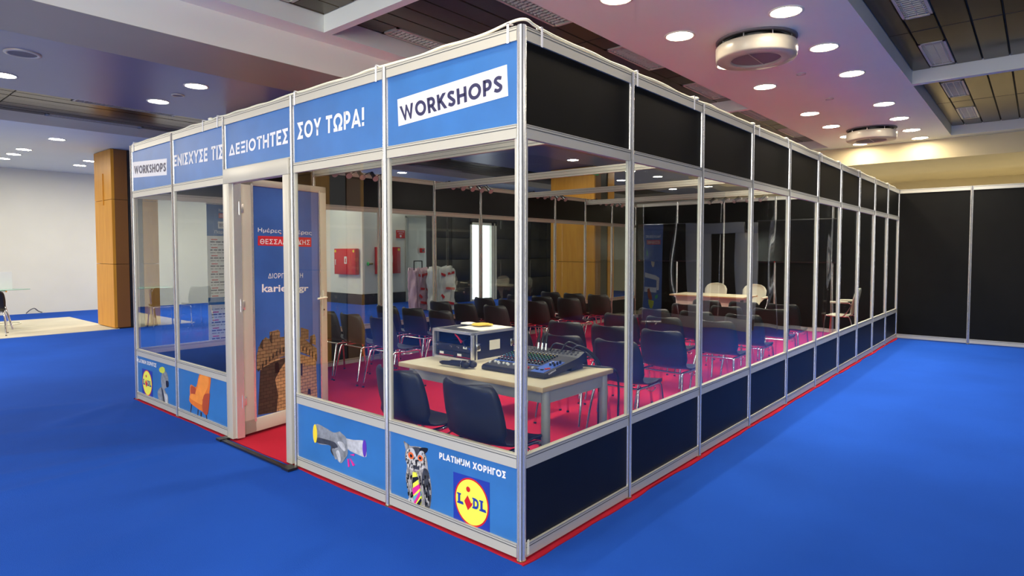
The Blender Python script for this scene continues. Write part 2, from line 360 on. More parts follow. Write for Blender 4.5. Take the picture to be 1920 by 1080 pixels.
# flat print outlines, metres on the printed faces (x along the face, z up)
D = {
'sign_big': [(-0.884,2.304),(-0.086,2.339),(-0.078,2.193),(-0.877,2.157)],
'txt_big': [(-0.864,2.262),(-0.112,2.297),(-0.112,2.22),(-0.847,2.179)],
'txt_sou': [(-1.911,2.315),(-1.188,2.308),(-1.189,2.201),(-1.914,2.205)],
'txt_dex': [(-2.889,2.276),(-2.032,2.299),(-2.035,2.195),(-2.892,2.196)],
'txt_eni': [(-3.934,2.304),(-2.992,2.298),(-2.997,2.185),(-3.939,2.208)],
'sign_small': [(-4.922,2.339),(-4.088,2.293),(-4.096,2.148),(-4.916,2.187)],
'txt_small': [(-4.885,2.297),(-4.106,2.259),(-4.111,2.18),(-4.882,2.221)],
'txt_plat': [(-0.56,0.407),(-0.093,0.412),(-0.093,0.377),(-0.56,0.373)],
'lidl': [(-0.455,0.327),(-0.199,0.332),(-0.199,0.07),(-0.454,0.069)],
'lidl_txt': [(-0.426,0.218),(-0.228,0.225),(-0.228,0.176),(-0.427,0.166)],
'lidl_c': [(-0.444,0.201),(-0.204,0.2),(-0.324,0.323),(-0.302,0.077)],
'txt_plat2': [(-4.926,0.414),(-4.443,0.42),(-4.445,0.382),(-4.929,0.378)],
'lidl2': [(-4.81,0.329),(-4.545,0.33),(-4.548,0.074),(-4.813,0.076)],
'lidl2_c': [(-4.802,0.211),(-4.56,0.209),(-4.687,0.326),(-4.671,0.078)],
'hand_arm1': [(-1.743,0.337),(-1.615,0.333),(-1.545,0.323),(-1.496,0.334),(-1.475,0.342),(-1.45,0.334),(-1.405,0.313),(-1.389,0.242),(-1.393,0.211),(-1.419,0.181),(-1.453,0.148),(-1.482,0.147),(-1.513,0.165),(-1.544,0.174),(-1.574,0.198),(-1.582,0.232),(-1.727,0.221)],
'hand_arm2': [(-1.496,0.32),(-1.45,0.317),(-1.405,0.313),(-1.325,0.319),(-1.229,0.333),(-1.206,0.3),(-1.203,0.241),(-1.295,0.238),(-1.384,0.248),(-1.425,0.284),(-1.476,0.274),(-1.511,0.267)],
'hand_dark': [(-1.727,0.221),(-1.582,0.232),(-1.574,0.198),(-1.544,0.174),(-1.521,0.184),(-1.529,0.222),(-1.494,0.24),(-1.528,0.263),(-1.635,0.262),(-1.726,0.254)],
'hand_f0': [(-1.497,0.269),(-1.442,0.281),(-1.409,0.243),(-1.435,0.23)],
'hand_f1': [(-1.556,0.212),(-1.521,0.219),(-1.499,0.173),(-1.522,0.158)],
'hand_f2': [(-1.512,0.206),(-1.481,0.218),(-1.461,0.167),(-1.479,0.151)],
'hand_f3': [(-1.469,0.225),(-1.44,0.231),(-1.414,0.192),(-1.436,0.172)],
'hand_y': [(-1.749,0.337),(-1.752,0.215),(-1.773,0.271),(-1.726,0.281)],
'hand_p': [(-1.218,0.342),(-1.215,0.237),(-1.236,0.286),(-1.197,0.294)],
'mag0': [(-1.363,0.22),(-1.319,0.235),(-1.321,0.221)],
'mag1': [(-1.389,0.188),(-1.377,0.19),(-1.368,0.143),(-1.381,0.139)],
'mag2': [(-1.364,0.198),(-1.315,0.165),(-1.332,0.156)],
'owl_body': [(-0.824,0.37),(-0.8,0.389),(-0.733,0.4),(-0.701,0.4),(-0.673,0.374),(-0.657,0.336),(-0.651,0.294),(-0.632,0.238),(-0.624,0.171),(-0.633,0.1),(-0.652,0.068),(-0.678,0.074),(-0.704,0.061),(-0.75,0.059),(-0.77,0.071),(-0.799,0.059),(-0.81,0.092),(-0.82,0.139),(-0.836,0.207),(-0.825,0.272),(-0.841,0.313),(-0.837,0.35)],
'owl_ear1': [(-0.85,0.407),(-0.831,0.402),(-0.796,0.39),(-0.807,0.369),(-0.831,0.364),(-0.842,0.384)],
'owl_ear2': [(-0.74,0.375),(-0.707,0.399),(-0.655,0.408),(-0.657,0.39),(-0.678,0.373),(-0.708,0.367)],
'owl_face': [(-0.818,0.367),(-0.78,0.369),(-0.743,0.339),(-0.714,0.374),(-0.681,0.373),(-0.666,0.334),(-0.686,0.29),(-0.748,0.263),(-0.805,0.266),(-0.829,0.311)],
'owl_wing': [(-0.686,0.286),(-0.651,0.286),(-0.635,0.238),(-0.626,0.171),(-0.634,0.099),(-0.652,0.07),(-0.675,0.078),(-0.682,0.156),(-0.703,0.204)],
'owl_brow1': [(-0.807,0.369),(-0.767,0.382),(-0.741,0.339),(-0.751,0.328)],
'owl_brow2': [(-0.738,0.34),(-0.708,0.382),(-0.678,0.377),(-0.728,0.336)],
'owl_dark': [(-0.777,0.385),(-0.717,0.395),(-0.733,0.35),(-0.751,0.346)],
'owl_eye1': [(-0.811,0.335),(-0.763,0.345),(-0.787,0.359),(-0.787,0.321)],
'owl_eye2': [(-0.73,0.339),(-0.689,0.348),(-0.71,0.359),(-0.711,0.326)],
'owl_pup1': [(-0.796,0.337),(-0.775,0.342),(-0.786,0.348),(-0.786,0.33)],
'owl_pup2': [(-0.72,0.341),(-0.7,0.346),(-0.71,0.351),(-0.711,0.335)],
'owl_beak': [(-0.75,0.32),(-0.736,0.323),(-0.741,0.287)],
'owl_foot': [(-0.81,0.092),(-0.776,0.105),(-0.763,0.073),(-0.803,0.058)],
'owl_tie': [(-0.772,0.251),(-0.744,0.255),(-0.726,0.22),(-0.696,0.111),(-0.727,0.058),(-0.754,0.062),(-0.773,0.16),(-0.772,0.222)],
'tie_a': [(-0.772,0.222),(-0.731,0.236),(-0.726,0.22),(-0.773,0.186)],
'tie_b': [(-0.773,0.16),(-0.718,0.198),(-0.712,0.175),(-0.769,0.123)],
'tie_c': [(-0.765,0.117),(-0.708,0.16),(-0.702,0.137),(-0.76,0.09)],
'arm_all': [(-3.475,0.453),(-3.338,0.454),(-3.29,0.437),(-3.308,0.351),(-3.326,0.288),(-3.362,0.131),(-3.431,0.128),(-3.695,0.169),(-3.698,0.24),(-3.683,0.325),(-3.573,0.321),(-3.518,0.413)],
'arm_right': [(-3.404,0.285),(-3.329,0.302),(-3.314,0.29),(-3.358,0.13),(-3.431,0.124),(-3.453,0.164),(-3.44,0.236)],
'arm_seat': [(-3.687,0.24),(-3.617,0.254),(-3.466,0.232),(-3.456,0.196),(-3.498,0.187),(-3.689,0.207)],
'arm_back': [(-3.466,0.44),(-3.358,0.44),(-3.324,0.426),(-3.342,0.354),(-3.404,0.289),(-3.456,0.233),(-3.582,0.262),(-3.542,0.326),(-3.508,0.401)],
'arm_inner': [(-3.671,0.314),(-3.58,0.311),(-3.596,0.26),(-3.674,0.253)],
'arm_leg0': [(-3.678,0.164),(-3.662,0.163),(-3.696,0.067),(-3.711,0.067)],
'arm_leg1': [(-3.551,0.134),(-3.535,0.134),(-3.55,0.08),(-3.562,0.08)],
'arm_leg2': [(-3.497,0.121),(-3.475,0.122),(-3.48,0.061),(-3.5,0.061)],
'arm_leg3': [(-3.398,0.123),(-3.382,0.126),(-3.367,0.062),(-3.383,0.062)],
'bust_head': [(-4.293,0.353),(-4.225,0.371),(-4.179,0.339),(-4.167,0.288),(-4.168,0.24),(-4.209,0.23),(-4.221,0.217),(-4.287,0.207),(-4.325,0.233),(-4.331,0.3)],
'bust_beard': [(-4.217,0.286),(-4.167,0.288),(-4.168,0.24),(-4.209,0.23),(-4.221,0.257)],
'bust_y': [(-4.368,0.38),(-4.307,0.404),(-4.252,0.398),(-4.244,0.369),(-4.286,0.346),(-4.357,0.352)],
'bust_body': [(-4.426,0.153),(-4.331,0.212),(-4.27,0.207),(-4.224,0.17),(-4.189,0.156),(-4.182,0.067),(-4.243,0.047),(-4.377,0.059)],
'bust_shirt': [(-4.288,0.199),(-4.256,0.165),(-4.199,0.155),(-4.194,0.069),(-4.23,0.059),(-4.259,0.107)],
'bust_lapel': [(-4.336,0.207),(-4.293,0.189),(-4.243,0.138),(-4.261,0.068),(-4.301,0.101)],
'd_print': [(0.141,1.986),(0.476,1.988),(0.111,0.152),(0.484,0.129),(0.822,1.334),(0.803,0.171)],
'd_t1': [(0.193,1.659),(0.741,1.646),(0.74,1.605),(0.192,1.615)],
'd_red': [(0.193,1.593),(0.736,1.589),(0.734,1.509),(0.191,1.516)],
'd_t2': [(0.211,1.569),(0.719,1.568),(0.718,1.525),(0.211,1.527)],
'd_t3': [(0.283,1.291),(0.638,1.284),(0.637,1.242),(0.282,1.249)],
'd_t4': [(0.222,1.206),(0.698,1.175),(0.697,1.11),(0.22,1.12)],
'c_body': [(0.194,0.512),(0.21,0.582),(0.599,0.586),(0.77,0.521),(0.781,0.169),(0.484,0.129),(0.166,0.158)],
'c_top': [(0.162,0.637),(0.177,0.683),(0.198,0.727),(0.255,0.75),(0.298,0.763),(0.477,0.754),(0.617,0.731),(0.714,0.661),(0.78,0.612),(0.785,0.519),(0.754,0.55),(0.599,0.605),(0.398,0.59),(0.223,0.556),(0.16,0.518)],
'c_m0': [(0.18,0.706),(0.198,0.704),(0.197,0.644),(0.179,0.646)],
'c_m1': [(0.199,0.733),(0.249,0.775),(0.287,0.752),(0.28,0.705),(0.2,0.679)],
'c_m2': [(0.288,0.813),(0.372,0.822),(0.39,0.802),(0.386,0.728),(0.289,0.716)],
'c_m3': [(0.435,0.836),(0.478,0.835),(0.496,0.815),(0.494,0.727),(0.433,0.728)],
'c_m4': [(0.607,0.815),(0.691,0.787),(0.69,0.703),(0.606,0.713)],
'c_m5': [(0.707,0.727),(0.757,0.74),(0.77,0.706),(0.769,0.64),(0.706,0.675)],
'c_shadow': [(0.194,0.524),(0.324,0.564),(0.473,0.585),(0.442,0.546),(0.381,0.481),(0.335,0.415),(0.362,0.286),(0.345,0.141),(0.166,0.158)],
'c_corb': [(0.161,0.578),(0.225,0.628),(0.399,0.67),(0.6,0.663),(0.713,0.608),(0.782,0.546),(0.781,0.493),(0.712,0.556),(0.599,0.605),(0.398,0.602),(0.237,0.553),(0.173,0.504)],
'c_w0': [(0.338,0.55),(0.36,0.556),(0.376,0.538),(0.375,0.467),(0.336,0.466)],
'c_w1': [(0.602,0.508),(0.618,0.499),(0.616,0.396),(0.6,0.399)],
'c_w2': [(0.677,0.272),(0.702,0.267),(0.706,0.214),(0.677,0.225)],
}
# ---------------------------------------------------------------- setting: floor, walls, ceiling
H = 3.4
fl = MB(); fl.box(-7, -6, -0.12, 18, 16.5, -0.03, 'dark_stone')
floor = fl.build('floor', kind='structure')
# blue carpet: one sheet with soft ruckles in front of the booth and seams every two metres
def carpet_h(x, y):
    z = 0.0
    for (x0, y0, x1, y1, a, wd) in RUCK:
        dx, dy = x1-x0, y1-y0; L2 = dx*dx+dy*dy; t = max(0, min(1, ((x-x0)*dx+(y-y0)*dy)/L2))
        d = math.hypot(x-x0-t*dx, y-y0-t*dy); z += 1.6*a*math.exp(-(d/wd)**2)*math.sin(math.pi*min(1, max(0.02, t)))**0.5
    return z
RUCK = [(-0.15, 2.95, -1.6, 2.9, 0.013, 0.05), (-0.12, 3.0, -1.9, 3.4, 0.011, 0.06), (-0.12, 4.9, -0.9, 4.4, 0.012, 0.08), (-0.15, 3.95, -1.5, 4.6, 0.008, 0.07),
        (-0.1, 3.1, -2.6, 4.5, 0.009, 0.08), (-0.3, 2.0, -1.9, 1.4, 0.006, 0.10), (-0.1, 1.0, -1.2, 0.2, 0.008, 0.08), (-0.9, 0.4, -0.2, -0.9, 0.006, 0.10), (0.4, -0.7, 1.6, -1.4, 0.004, 0.1), (-0.1, 5.0, -1.6, 5.6, 0.009, 0.08)]
mb = MB(); nx, ny = 110, 110; X0, X1, Y0, Y1 = -3.2, 2.2, -1.9, 6.0
def edge_clear(x, y):                          # the sheet stops just short of the booth walls
    return x > 0.0 and y > 0.0 and y < 4.95
vs = [(X0+(X1-X0)*i/nx, Y0+(Y1-Y0)*j/ny, carpet_h(X0+(X1-X0)*i/nx, Y0+(Y1-Y0)*j/ny)) for j in range(ny+1) for i in range(nx+1)]
fs = []
for j in range(ny):
    for i in range(nx):
        cx, cy = X0+(X1-X0)*(i+0.5)/nx, Y0+(Y1-Y0)*(j+0.5)/ny
        if not edge_clear(cx, cy): a = j*(nx+1)+i; fs.append((a, a+1, a+nx+2, a+nx+1))
mb.add(vs, fs, 'blue_carpet', True)
for (a, b, c, d) in [(-7, -6, 18, -1.9), (-7, -1.9, -3.2, 6.0), (2.2, -1.9, 18, 0.0), (-7, 6.0, 18, 16.5), (2.2, 4.95, 18, 6.0), (9.95, 0.0, 18, 4.95)]:
    mb.add([(a, b, 0), (c, b, 0), (c, d, 0), (a, d, 0)], [(0, 1, 2, 3)], 'blue_carpet')
mb.box(10.6, -5.99, 0.001, 17.99, 4.0, 0.006, 'beige_carpet')
blue = mb.build('carpet', floor, label='bright blue exhibition carpet')
# seams: shallow strips where two widths of carpet meet
sm = MB(); sm.box(-7, -1.062, 0.0005, 9.8, -1.056, 0.003, 'navy_print'); sm.box(0.2, 11.0, 0.0005, 0.206, 16.2, 0.003, 'navy_print')
mb = MB()
n = 120
# red carpet of the booth: its raw edge peeps out wavily under the bottom rails
def red_edge(t, k): return 0.003 + 0.014*abs(math.sin(t*2.1+k)) + 0.005*math.sin(t*7.3+k*2) + 0.003*math.sin(t*19)
ring = []
for i in range(n+1): x = -0.03+9.95*i/n; ring.append((x, -0.026-red_edge(x, 0.4), 0.002))
for i in range(6): ring.append((9.92, 0.0+4.95*i/5, 0.006))
for i in range(n, -1, -1): x = -0.03+9.95*i/n; ring.append((x, 4.98, 0.006))
for i in range(n+1): y = 4.98-5.0*i/n; ring.append((-0.016-red_edge(y, 1.7)*0.55, y, 0.002))
top = [(x, y, z+0.004) for x, y, z in ring]
mb.add([(x, y, -0.02) for x, y, z in ring]+top, [tuple(range(len(ring), 2*len(ring)))]+[(i, (i+1) % len(ring), len(ring)+(i+1) % len(ring), len(ring)+i) for i in range(len(ring))], 'red_carpet')
red = mb.build('booth_carpet', label='red carpet covering the floor inside the glazed booth', cat='carpet')
mb = MB(); mb.box(-3.2, 11.42, 0.0, 1.82, 14.65, 0.008, 'beige_carpet')
mb.build('carpet_patch', label='beige carpet patch on the blue floor beside the wooden column', cat='carpet')
mb = MB(); mb.box(-0.09, 1.95, 0.004, -0.055, 3.02, 0.016, 'case_black'); mb.box(-0.1, 1.93, 0.004, -0.03, 2.02, 0.02, 'case_black'); mb.box(-0.1, 2.93, 0.004, -0.02, 3.0, 0.02, 'case_black')
mb.build('threshold_strip', label='black threshold strip across the booth doorway', cat='threshold')

def wall(name, b, m='white_paint'):
    mb = MB(); mb.box(*b, m); return mb.build(name, kind='structure')
wall('wall_left', (-7, 16.3, -0.1, 8.0, 16.5, 3.75))
wall('wall_near', (-7.2, -6, -0.1, -7, 16.5, 3.75), 'dark_stone')
wall('wall_right', (-7.2, -6.2, -0.1, 18.2, -6, 3.75), 'dark_stone')
wall('wall_far', (18, -6.2, -0.1, 18.2, 16.5, 3.75), 'cream_paint')
mb = MB(); mb.box(8.0, 12.3, 0.3, 9.52, 16.5, 3.75, 'white_paint'); mb.box(9.52, 12.3, 2.5, 10.54, 16.5, 3.75, 'white_paint'); mb.box(10.54, 12.3, 0.3, 18, 16.5, 3.75, 'white_paint')
mb.box(9.52, 12.5, -0.1, 10.54, 16.5, 2.5, 'white_paint'); mb.box(8.0, 12.32, -0.1, 9.52, 16.4, 0.3, 'white_paint')
wi = mb.build('wall_inner', kind='structure')
mb = MB(); mb.box(7.985, 12.285, 0.0, 9.50, 12.315, 0.29, 'dark_stone'); mb.box(7.985, 12.285, 0.0, 8.015, 16.3, 0.29, 'dark_stone'); mb.build('baseboard_inner', kind='structure')
mb = MB(); mb.box(9.56, 12.33, 0.01, 10.50, 12.38, 2.46, 'white_paint'); d1 = mb.build('door_1', kind='structure')
mb = MB(); mb.box(9.50, 12.27, 0, 9.56, 12.36, 2.5, 'alu_rail'); mb.box(10.50, 12.27, 0, 10.56, 12.36, 2.5, 'alu_rail'); mb.box(9.5, 12.27, 2.46, 10.56, 12.36, 2.52, 'alu_rail'); mb.build('door_frame', d1, label='pale metal door frame')
# dark stone clad wall with the bright glazed exit door
mb = MB(); mb.box(9.3, 10.95, -0.1, 10.80, 11.15, 3.75, 'coffer_void'); mb.box(11.95, 10.95, -0.1, 18, 11.15, 3.75, 'coffer_void'); mb.box(10.80, 10.95, 2.33, 11.95, 11.15, 3.75, 'coffer_void');
wd = mb.build('wall_dark', kind='structure')
k = 0
for (xa, xb) in [(9.3, 10.06), (10.06, 10.80), (11.95, 12.8), (12.8, 13.65), (13.65, 14.5), (14.5, 15.35), (15.35, 16.2), (16.2, 17.05), (17.05, 17.95)]:
    z = 0.0
    while z < 3.3:
        z1 = min(z+0.62, 3.38); mb = MB(); mb.box(xa+0.006, 10.915, z+0.006, xb-0.006, 10.95, z1-0.006, 'dark_stone', bev=0.004); mb.build('stone_tile', wd); z = z1
for (xa, xb) in [(10.80, 11.37), (11.38, 11.95)]:
    mb = MB(); mb.box(xa+0.006, 10.915, 2.37, xb-0.006, 10.95, 3.38, 'dark_stone', bev=0.004); mb.build('stone_tile', wd)
mb = MB(); mb.box(10.86, 10.99, 0.03, 11.72, 11.0, 2.27, 'daylight_glass'); d2 = mb.build('door_2', kind='structure')
mb = MB()
for b in [(10.80, 10.9, 0, 10.87, 11.0, 2.33), (11.72, 10.9, 0, 11.84, 11.0, 2.33), (11.88, 10.9, 0, 11.95, 11.0, 2.33), (10.80, 10.9, 2.26, 11.95, 11.0, 2.33), (10.86, 10.94, 0.0, 11.72, 10.98, 0.05)]: mb.box(*b, 'white_paint')
mb.build('door_frame', d2, label='white door frame')
# free-standing clad columns
def column(label, x0, x1, y0, y1, joints):
    t = thing('column', label, 'column', ((x0+x1)/2, (y0+y1)/2, 0))
    cx, cy = (x0+x1)/2, (y0+y1)/2
    a, b, c, d = x0-cx, x1-cx, y0-cy, y1-cy
    mb = MB(); mb.box(a+0.05, c+0.03, 0, b-0.05, d-0.03, H, 'coffer_void'); mb.build('core', t)
    zs = [0.02]+joints+[H-0.005]
    for z0_, z1_ in zip(zs[:-1], zs[1:]):
        mb = MB(); mb.box(a, c, z0_+0.004, a+0.05, d, z1_-0.004, 'wood'); mb.build('wood_panel', t)
        mb = MB(); mb.box(b-0.05, c, z0_+0.004, b, d, z1_-0.004, 'wood'); mb.build('wood_panel', t)
        for (u0, u1) in [(a+0.051, a+0.27), (b-0.27, b-0.051)]:
            for (v0, v1) in [(c, c+0.03), (d-0.03, d)]:
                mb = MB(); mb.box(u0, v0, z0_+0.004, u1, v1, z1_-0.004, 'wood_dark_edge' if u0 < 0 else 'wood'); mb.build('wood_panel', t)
    z = 0.02
    while z < 3.3:
        z1_ = min(z+0.49, H-0.005)
        for (v0, v1) in [(c+0.012, c+0.03), (d-0.03, d-0.012)]:
            mb = MB(); mb.box(a+0.28, v0, z+0.004, b-0.28, v1, z1_-0.004, 'dark_stone'); mb.build('stone_tile', t)
        z = z1_
    return t
c1 = column('orange wooden column with black stone inset beside the beige carpet patch', 1.75, 2.55, 11.45, 12.42, [1.23, 2.45])
mb = MB(); mb.box(-0.415, -0.04, 2.36, -0.40, -0.02, 2.96, 'wood'); mb.build('batten', c1)
column('orange wooden column rising behind the booth fascia over the doorway', 1.86, 2.64, 5.85, 6.97, [1.23, 2.45])
mb = MB(); mb.box(1.845, 5.98, 2.4, 1.86, 6.0, 3.3, 'wood'); mb.build('wood_batten', label='thin wooden batten on the column behind the doorway fascia', cat='batten')
column('wide orange wooden column beyond the booth, under the green exit sign', 9.6, 10.45, 5.83, 7.05, [1.23, 2.45])
column('orange wooden column standing left of the photographer', -2.9, -2.1, 5.2, 6.2, [1.23, 2.45])
t = thing('exit_sign', 'small green emergency exit sign hanging at the far wooden column', 'sign', (9.53, 5.78, 3.18))
mb = MB(); mb.box(-0.14, -0.015, 0.0, 0.14, 0.015, 0.13, 'green_sign'); mb.build('sign_face', t)
mb = MB(); mb.box(-0.10, -0.022, 0.03, -0.06, -0.016, 0.10, 'white_print'); mb.poly([(-0.02, 0.05), (0.06, 0.05), (0.06, 0.03), (0.10, 0.065), (0.06, 0.10), (0.06, 0.08), (-0.02, 0.08)], 0.002, 'white_print', plane((0, -0.018, 0), (1, 0, 0), (0, -1, 0))); mb.build('pictogram', t)
for x_ in (-0.1, 0.1): mb = MB(); mb.cyl((x_, 0, 0.13), (x_, 0, 0.22), 0.004, 'alu'); mb.build('hanger', t)

# ceiling: soffits, dropped beams and plank-lined coffers
ce = MB(); TOP = 3.9
def S(x0, y0, x1, y1, z=H, m='ceiling_paint'): ce.box(x0, y0, z, x1, y1, TOP, m)
S(-7.2, -0.65, 10.7, 1.22)
for yy in ((1.22, 3.03), (-2.46, -0.65)):
    for xa, xb in ((-4.5, -4.4), (0.92, 1.0), (6.29, 6.38), (10.4, 10.7)): S(xa, yy[0], xb, yy[1])
    S(-7.2, yy[0], -4.5, yy[1])
S(-7.2, 3.03, 10.7, 3.26)
S(-7.2, 4.10, 18.2, 7.55, H, 'blue_grey_bounce')
S(-7.2, 9.8, 18.2, 16.5)
S(-7.2, -6.2, 10.7, -2.46)
S(12.9, -6.2, 18.2, 4.10, H, 'cream_paint')
ce.box(-7.2, -6.2, TOP, 18.2, 16.5, TOP+0.1, 'coffer_void')
ceiling = ce.build('ceiling', kind='structure')
mb = MB(); mb.box(-7.2, 3.26, 3.122, 10.7, 4.10, TOP, 'beam_paint'); mb.box(-7.2, 3.262, 3.12, 10.7, 4.10, 3.1225, 'beam_underside_shade'); mb.build('trim_1', kind='structure')
mb = MB(); mb.box(10.7, -6.2, 3.07, 12.9, 4.10, TOP, 'cream_paint'); mb.build('trim_2', kind='structure')
# planks
plank_cache = {}
def plank(x0, x1, y0, y1):
    key = (round(x1-x0, 3), round(y1-y0, 3))
    if key not in plank_cache:
        lx, ly = key; mb = MB(); g = 0.004; b = 0.006
        vs = [(g, g, 0.012), (lx-g, g, 0.012), (lx-g, ly-g, 0.012), (g, ly-g, 0.012), (g+b, g+b, 0), (lx-g-b, g+b, 0), (lx-g-b, ly-g-b, 0), (g+b, ly-g-b, 0)]
        mb.add(vs, [(7, 6, 5, 4), (0, 4, 5, 1), (1, 5, 6, 2), (2, 6, 7, 3), (3, 7, 4, 0)], 'planks'); plank_cache[key] = mb.mesh('ceiling_plank')
    link('ceiling_plank', plank_cache[key], ceiling, (x0, y0, 3.55+random.uniform(-0.0015, 0.0015)))
def coffer(x0, x1, y0, y1, rows, xj, troffs):
    mb = MB(); mb.box(x0, y0, 3.57, x1, y1, 3.60, 'coffer_void'); mb.build('coffer_backing', ceiling)
    ys = [y0]+rows+[y1]; xs = [x0]+xj+[x1]
    for ya, yb in zip(ys[:-1], ys[1:]):
        for xa, xb in zip(xs[:-1], xs[1:]):
            cuts = [(a, b) for (a, b, r) in troffs if abs(r-(ya+yb)/2) < 0.03 and a >= xa-0.01 and b <= xb+0.01]
            p = xa
            for a, b in sorted(cuts):
                if a-p > 0.03: plank(p, a, ya, yb)
                p = b
            if xb-p > 0.03: plank(p, xb, ya, yb)
TR = []
R1 = [-2.46, -2.23, -2.0, -1.77, -1.53, -1.30, -1.065, -0.83, -0.65]
def tro(xs, yc, lit, row, L=0.95): 
    for i, x in enumerate(xs): TR.append((x, x+L, yc, lit[i] if isinstance(lit, (list, tuple)) else lit, row))
right = [(4.32-0.9, 4.38, -0.9475)]
tx1 = [(3.42, 4.38), (5.24, 6.20)]; tx2 = [(7.10, 8.06), (8.88, 9.84)]
coffer(1.0, 6.29, -2.46, -0.65, R1[1:-1], [3.0, 4.79], [(a, b, -0.9475) for a, b in tx1])
coffer(6.38, 10.4, -2.46, -0.65, R1[1:-1], [8.40], [(a, b, -0.9475) for a, b in tx2])
coffer(-4.4, 0.92, -2.46, -0.65, R1[1:-1], [-2.6, -0.8], [])
R2 = [1.40, 1.66, 1.90, 2.13, 2.36, 2.59, 2.76, 3.0]
lx1 = [(1.53, 2.48), (3.34, 4.29), (5.12, 6.07)]; lx2 = [(6.97, 7.92), (8.80, 9.75)]
coffer(1.0, 6.29, 1.22, 3.03, [1.41, 1.65, 1.88, 2.11, 2.34, 2.56, 2.77, 3.0], [3.0, 4.72], [(a, b, 1.53) for a, b in lx1]+[(a, b, 2.885) for a, b in lx1])
coffer(6.38, 10.4, 1.22, 3.03, [1.41, 1.65, 1.88, 2.11, 2.34, 2.56, 2.77, 3.0], [8.40], [(a, b, 1.53) for a, b in lx2])
coffer(-4.4, 0.92, 1.22, 3.03, [1.41, 1.65, 1.88, 2.11, 2.34, 2.56, 2.77, 3.0], [-2.4, -0.6], [(-0.35, 0.60, 2.885)])
far_t = [(-3.3, -2.0), (0.38, 1.70), (3.0, 4.3), (7.6, 9.2)]
coffer(-7.0, 18.0, 7.55, 9.80, [8.14, 8.40, 8.66, 8.92, 9.18, 9.44, 9.62], [-4.7, -0.24, 2.3, 4.8, 7.3, 9.8, 12.3], [(a, b, 8.27) for a, b in far_t]+[(a, b, 9.71) for a, b in far_t])

def troffer(x0, x1, yc, wy, lit, label, power=0, group='louvred fluorescent fittings in the plank ceiling'):
    t = thing('ceiling_light', label, 'ceiling light', ((x0+x1)/2, yc, 3.55), 0, group); L = (x1-x0)/2-0.006; W = wy/2-0.004
    mb = MB()
    for b in [(-L, -W, -0.006, L, -W+0.022, 0.03), (-L, W-0.022, -0.006, L, W, 0.03), (-L, -W, -0.006, -L+0.03, W, 0.03), (L-0.03, -W, -0.006, L, W, 0.03)]: mb.box(*b, 'alu_rail')
    mb.box(-L, -W, 0.07, L, W, 0.08, 'mirror_louver'); mb.build('frame', t)
    mb = MB(); n = int((2*L-0.06)/0.05)
    for i in range(1, n):
        x = -L+0.03+(2*L-0.06)*i/n; mb.box(x-0.002, -W+0.022, 0.0, x+0.002, W-0.022, 0.03, 'mirror_louver')
    for y in (-0.004, -W/2-0.01, W/2+0.01): mb.box(-L+0.03, y-0.002, 0.0, L-0.03, y+0.002, 0.032, 'mirror_louver')
    g = mb.build('louver', t)
    mb = MB()
    for y in (-W/2, W/2): mb.cyl((-L+0.04, y, 0.052), (L-0.04, y, 0.052), 0.012, 'tube_dim' if lit else 'tube_low', n=8)
    mb.build('tube', t)
    if power:
        d = bpy.data.lights.new('tube_light', 'AREA'); d.shape = 'RECTANGLE'; d.size = 2*L-0.08; d.size_y = 2*W-0.05; d.energy = power; d.color = (1.0, 0.93, 0.80); d.spread = math.radians(100)
        o = bpy.data.objects.new('tube_light', d); o.location = (0, 0, -0.012); o.parent = t; COL.objects.link(o)
for i, (a, b) in enumerate(tx1+tx2): troffer(a, b, -0.9475, 0.235, True, 'bright louvred light in the ceiling at right, '+ORD(i)+' from the near end', 30)
for i, (a, b) in enumerate(lx1+lx2): troffer(a, b, 1.53, 0.24, False, 'dim louvred fitting above the long side wall, '+ORD(i)+' from the near end', 38)
troffer(1.53, 2.48, 2.885, 0.23, False, 'dim louvred fitting above the first workshops sign near the crossbeam', 0)
troffer(3.34, 4.29, 2.885, 0.23, False, 'dim louvred fitting over the booth beside the dropped beam, middle one', 0)
troffer(5.12, 6.07, 2.885, 0.23, False, 'dim louvred fitting over the booth beside the dropped beam, far one', 0)
troffer(-0.35, 0.60, 2.885, 0.23, False, 'dim louvred fitting at the top edge left of the crossbeam', 0)
for i, (a, b) in enumerate(far_t):
    troffer(a, b, 8.27, 0.26, i == 1, 'narrow louvred fitting in the left plank ceiling, near row, '+ORD(i)+' along')
    troffer(a, b, 9.71, 0.18, i == 1, 'narrow louvred fitting in the left plank ceiling, far row, '+ORD(i)+' along')

# recessed downlights
def make_down(m):
    a = MB(); a.lathe([(0.135, 0.0), (0.135, -0.006), (0.118, -0.008), (0.112, 0.0)], 'white_plastic', 32)
    b = MB(); b.lathe([(0.113, -0.002), (0.06, -0.004), (0.0005, -0.005)], m, 32)
    return a.mesh('trim_ring'), b.mesh('lamp_lens')
dn = {'w': make_down('lamp'), 'c': make_down('lamp_cool')}
def down(x, y, z, label, k='w'):
    t = thing('downlight', label, 'downlight', (x, y, z), 0, 'round recessed downlights')
    link('trim_ring', dn[k][0], t); link('lamp_lens', dn[k][1], t)
for i, x in enumerate([-1.5, -0.35, 0.8, 1.95, 3.07, 4.22, 5.35, 7.17, 8.32, 9.45, 10.36]):
    down(x, -0.22, H, 'round lit downlight in the pink soffit, right row, '+ORD(i)+' from the near end')
for i, x in enumerate([-1.5, -0.35, 0.8, 1.95, 3.04, 4.20, 5.29, 7.15, 8.31, 9.40, 10.36]):
    down(x, 0.68, H, 'round lit downlight in the pink soffit, left row, '+ORD(i)+' from the near end')
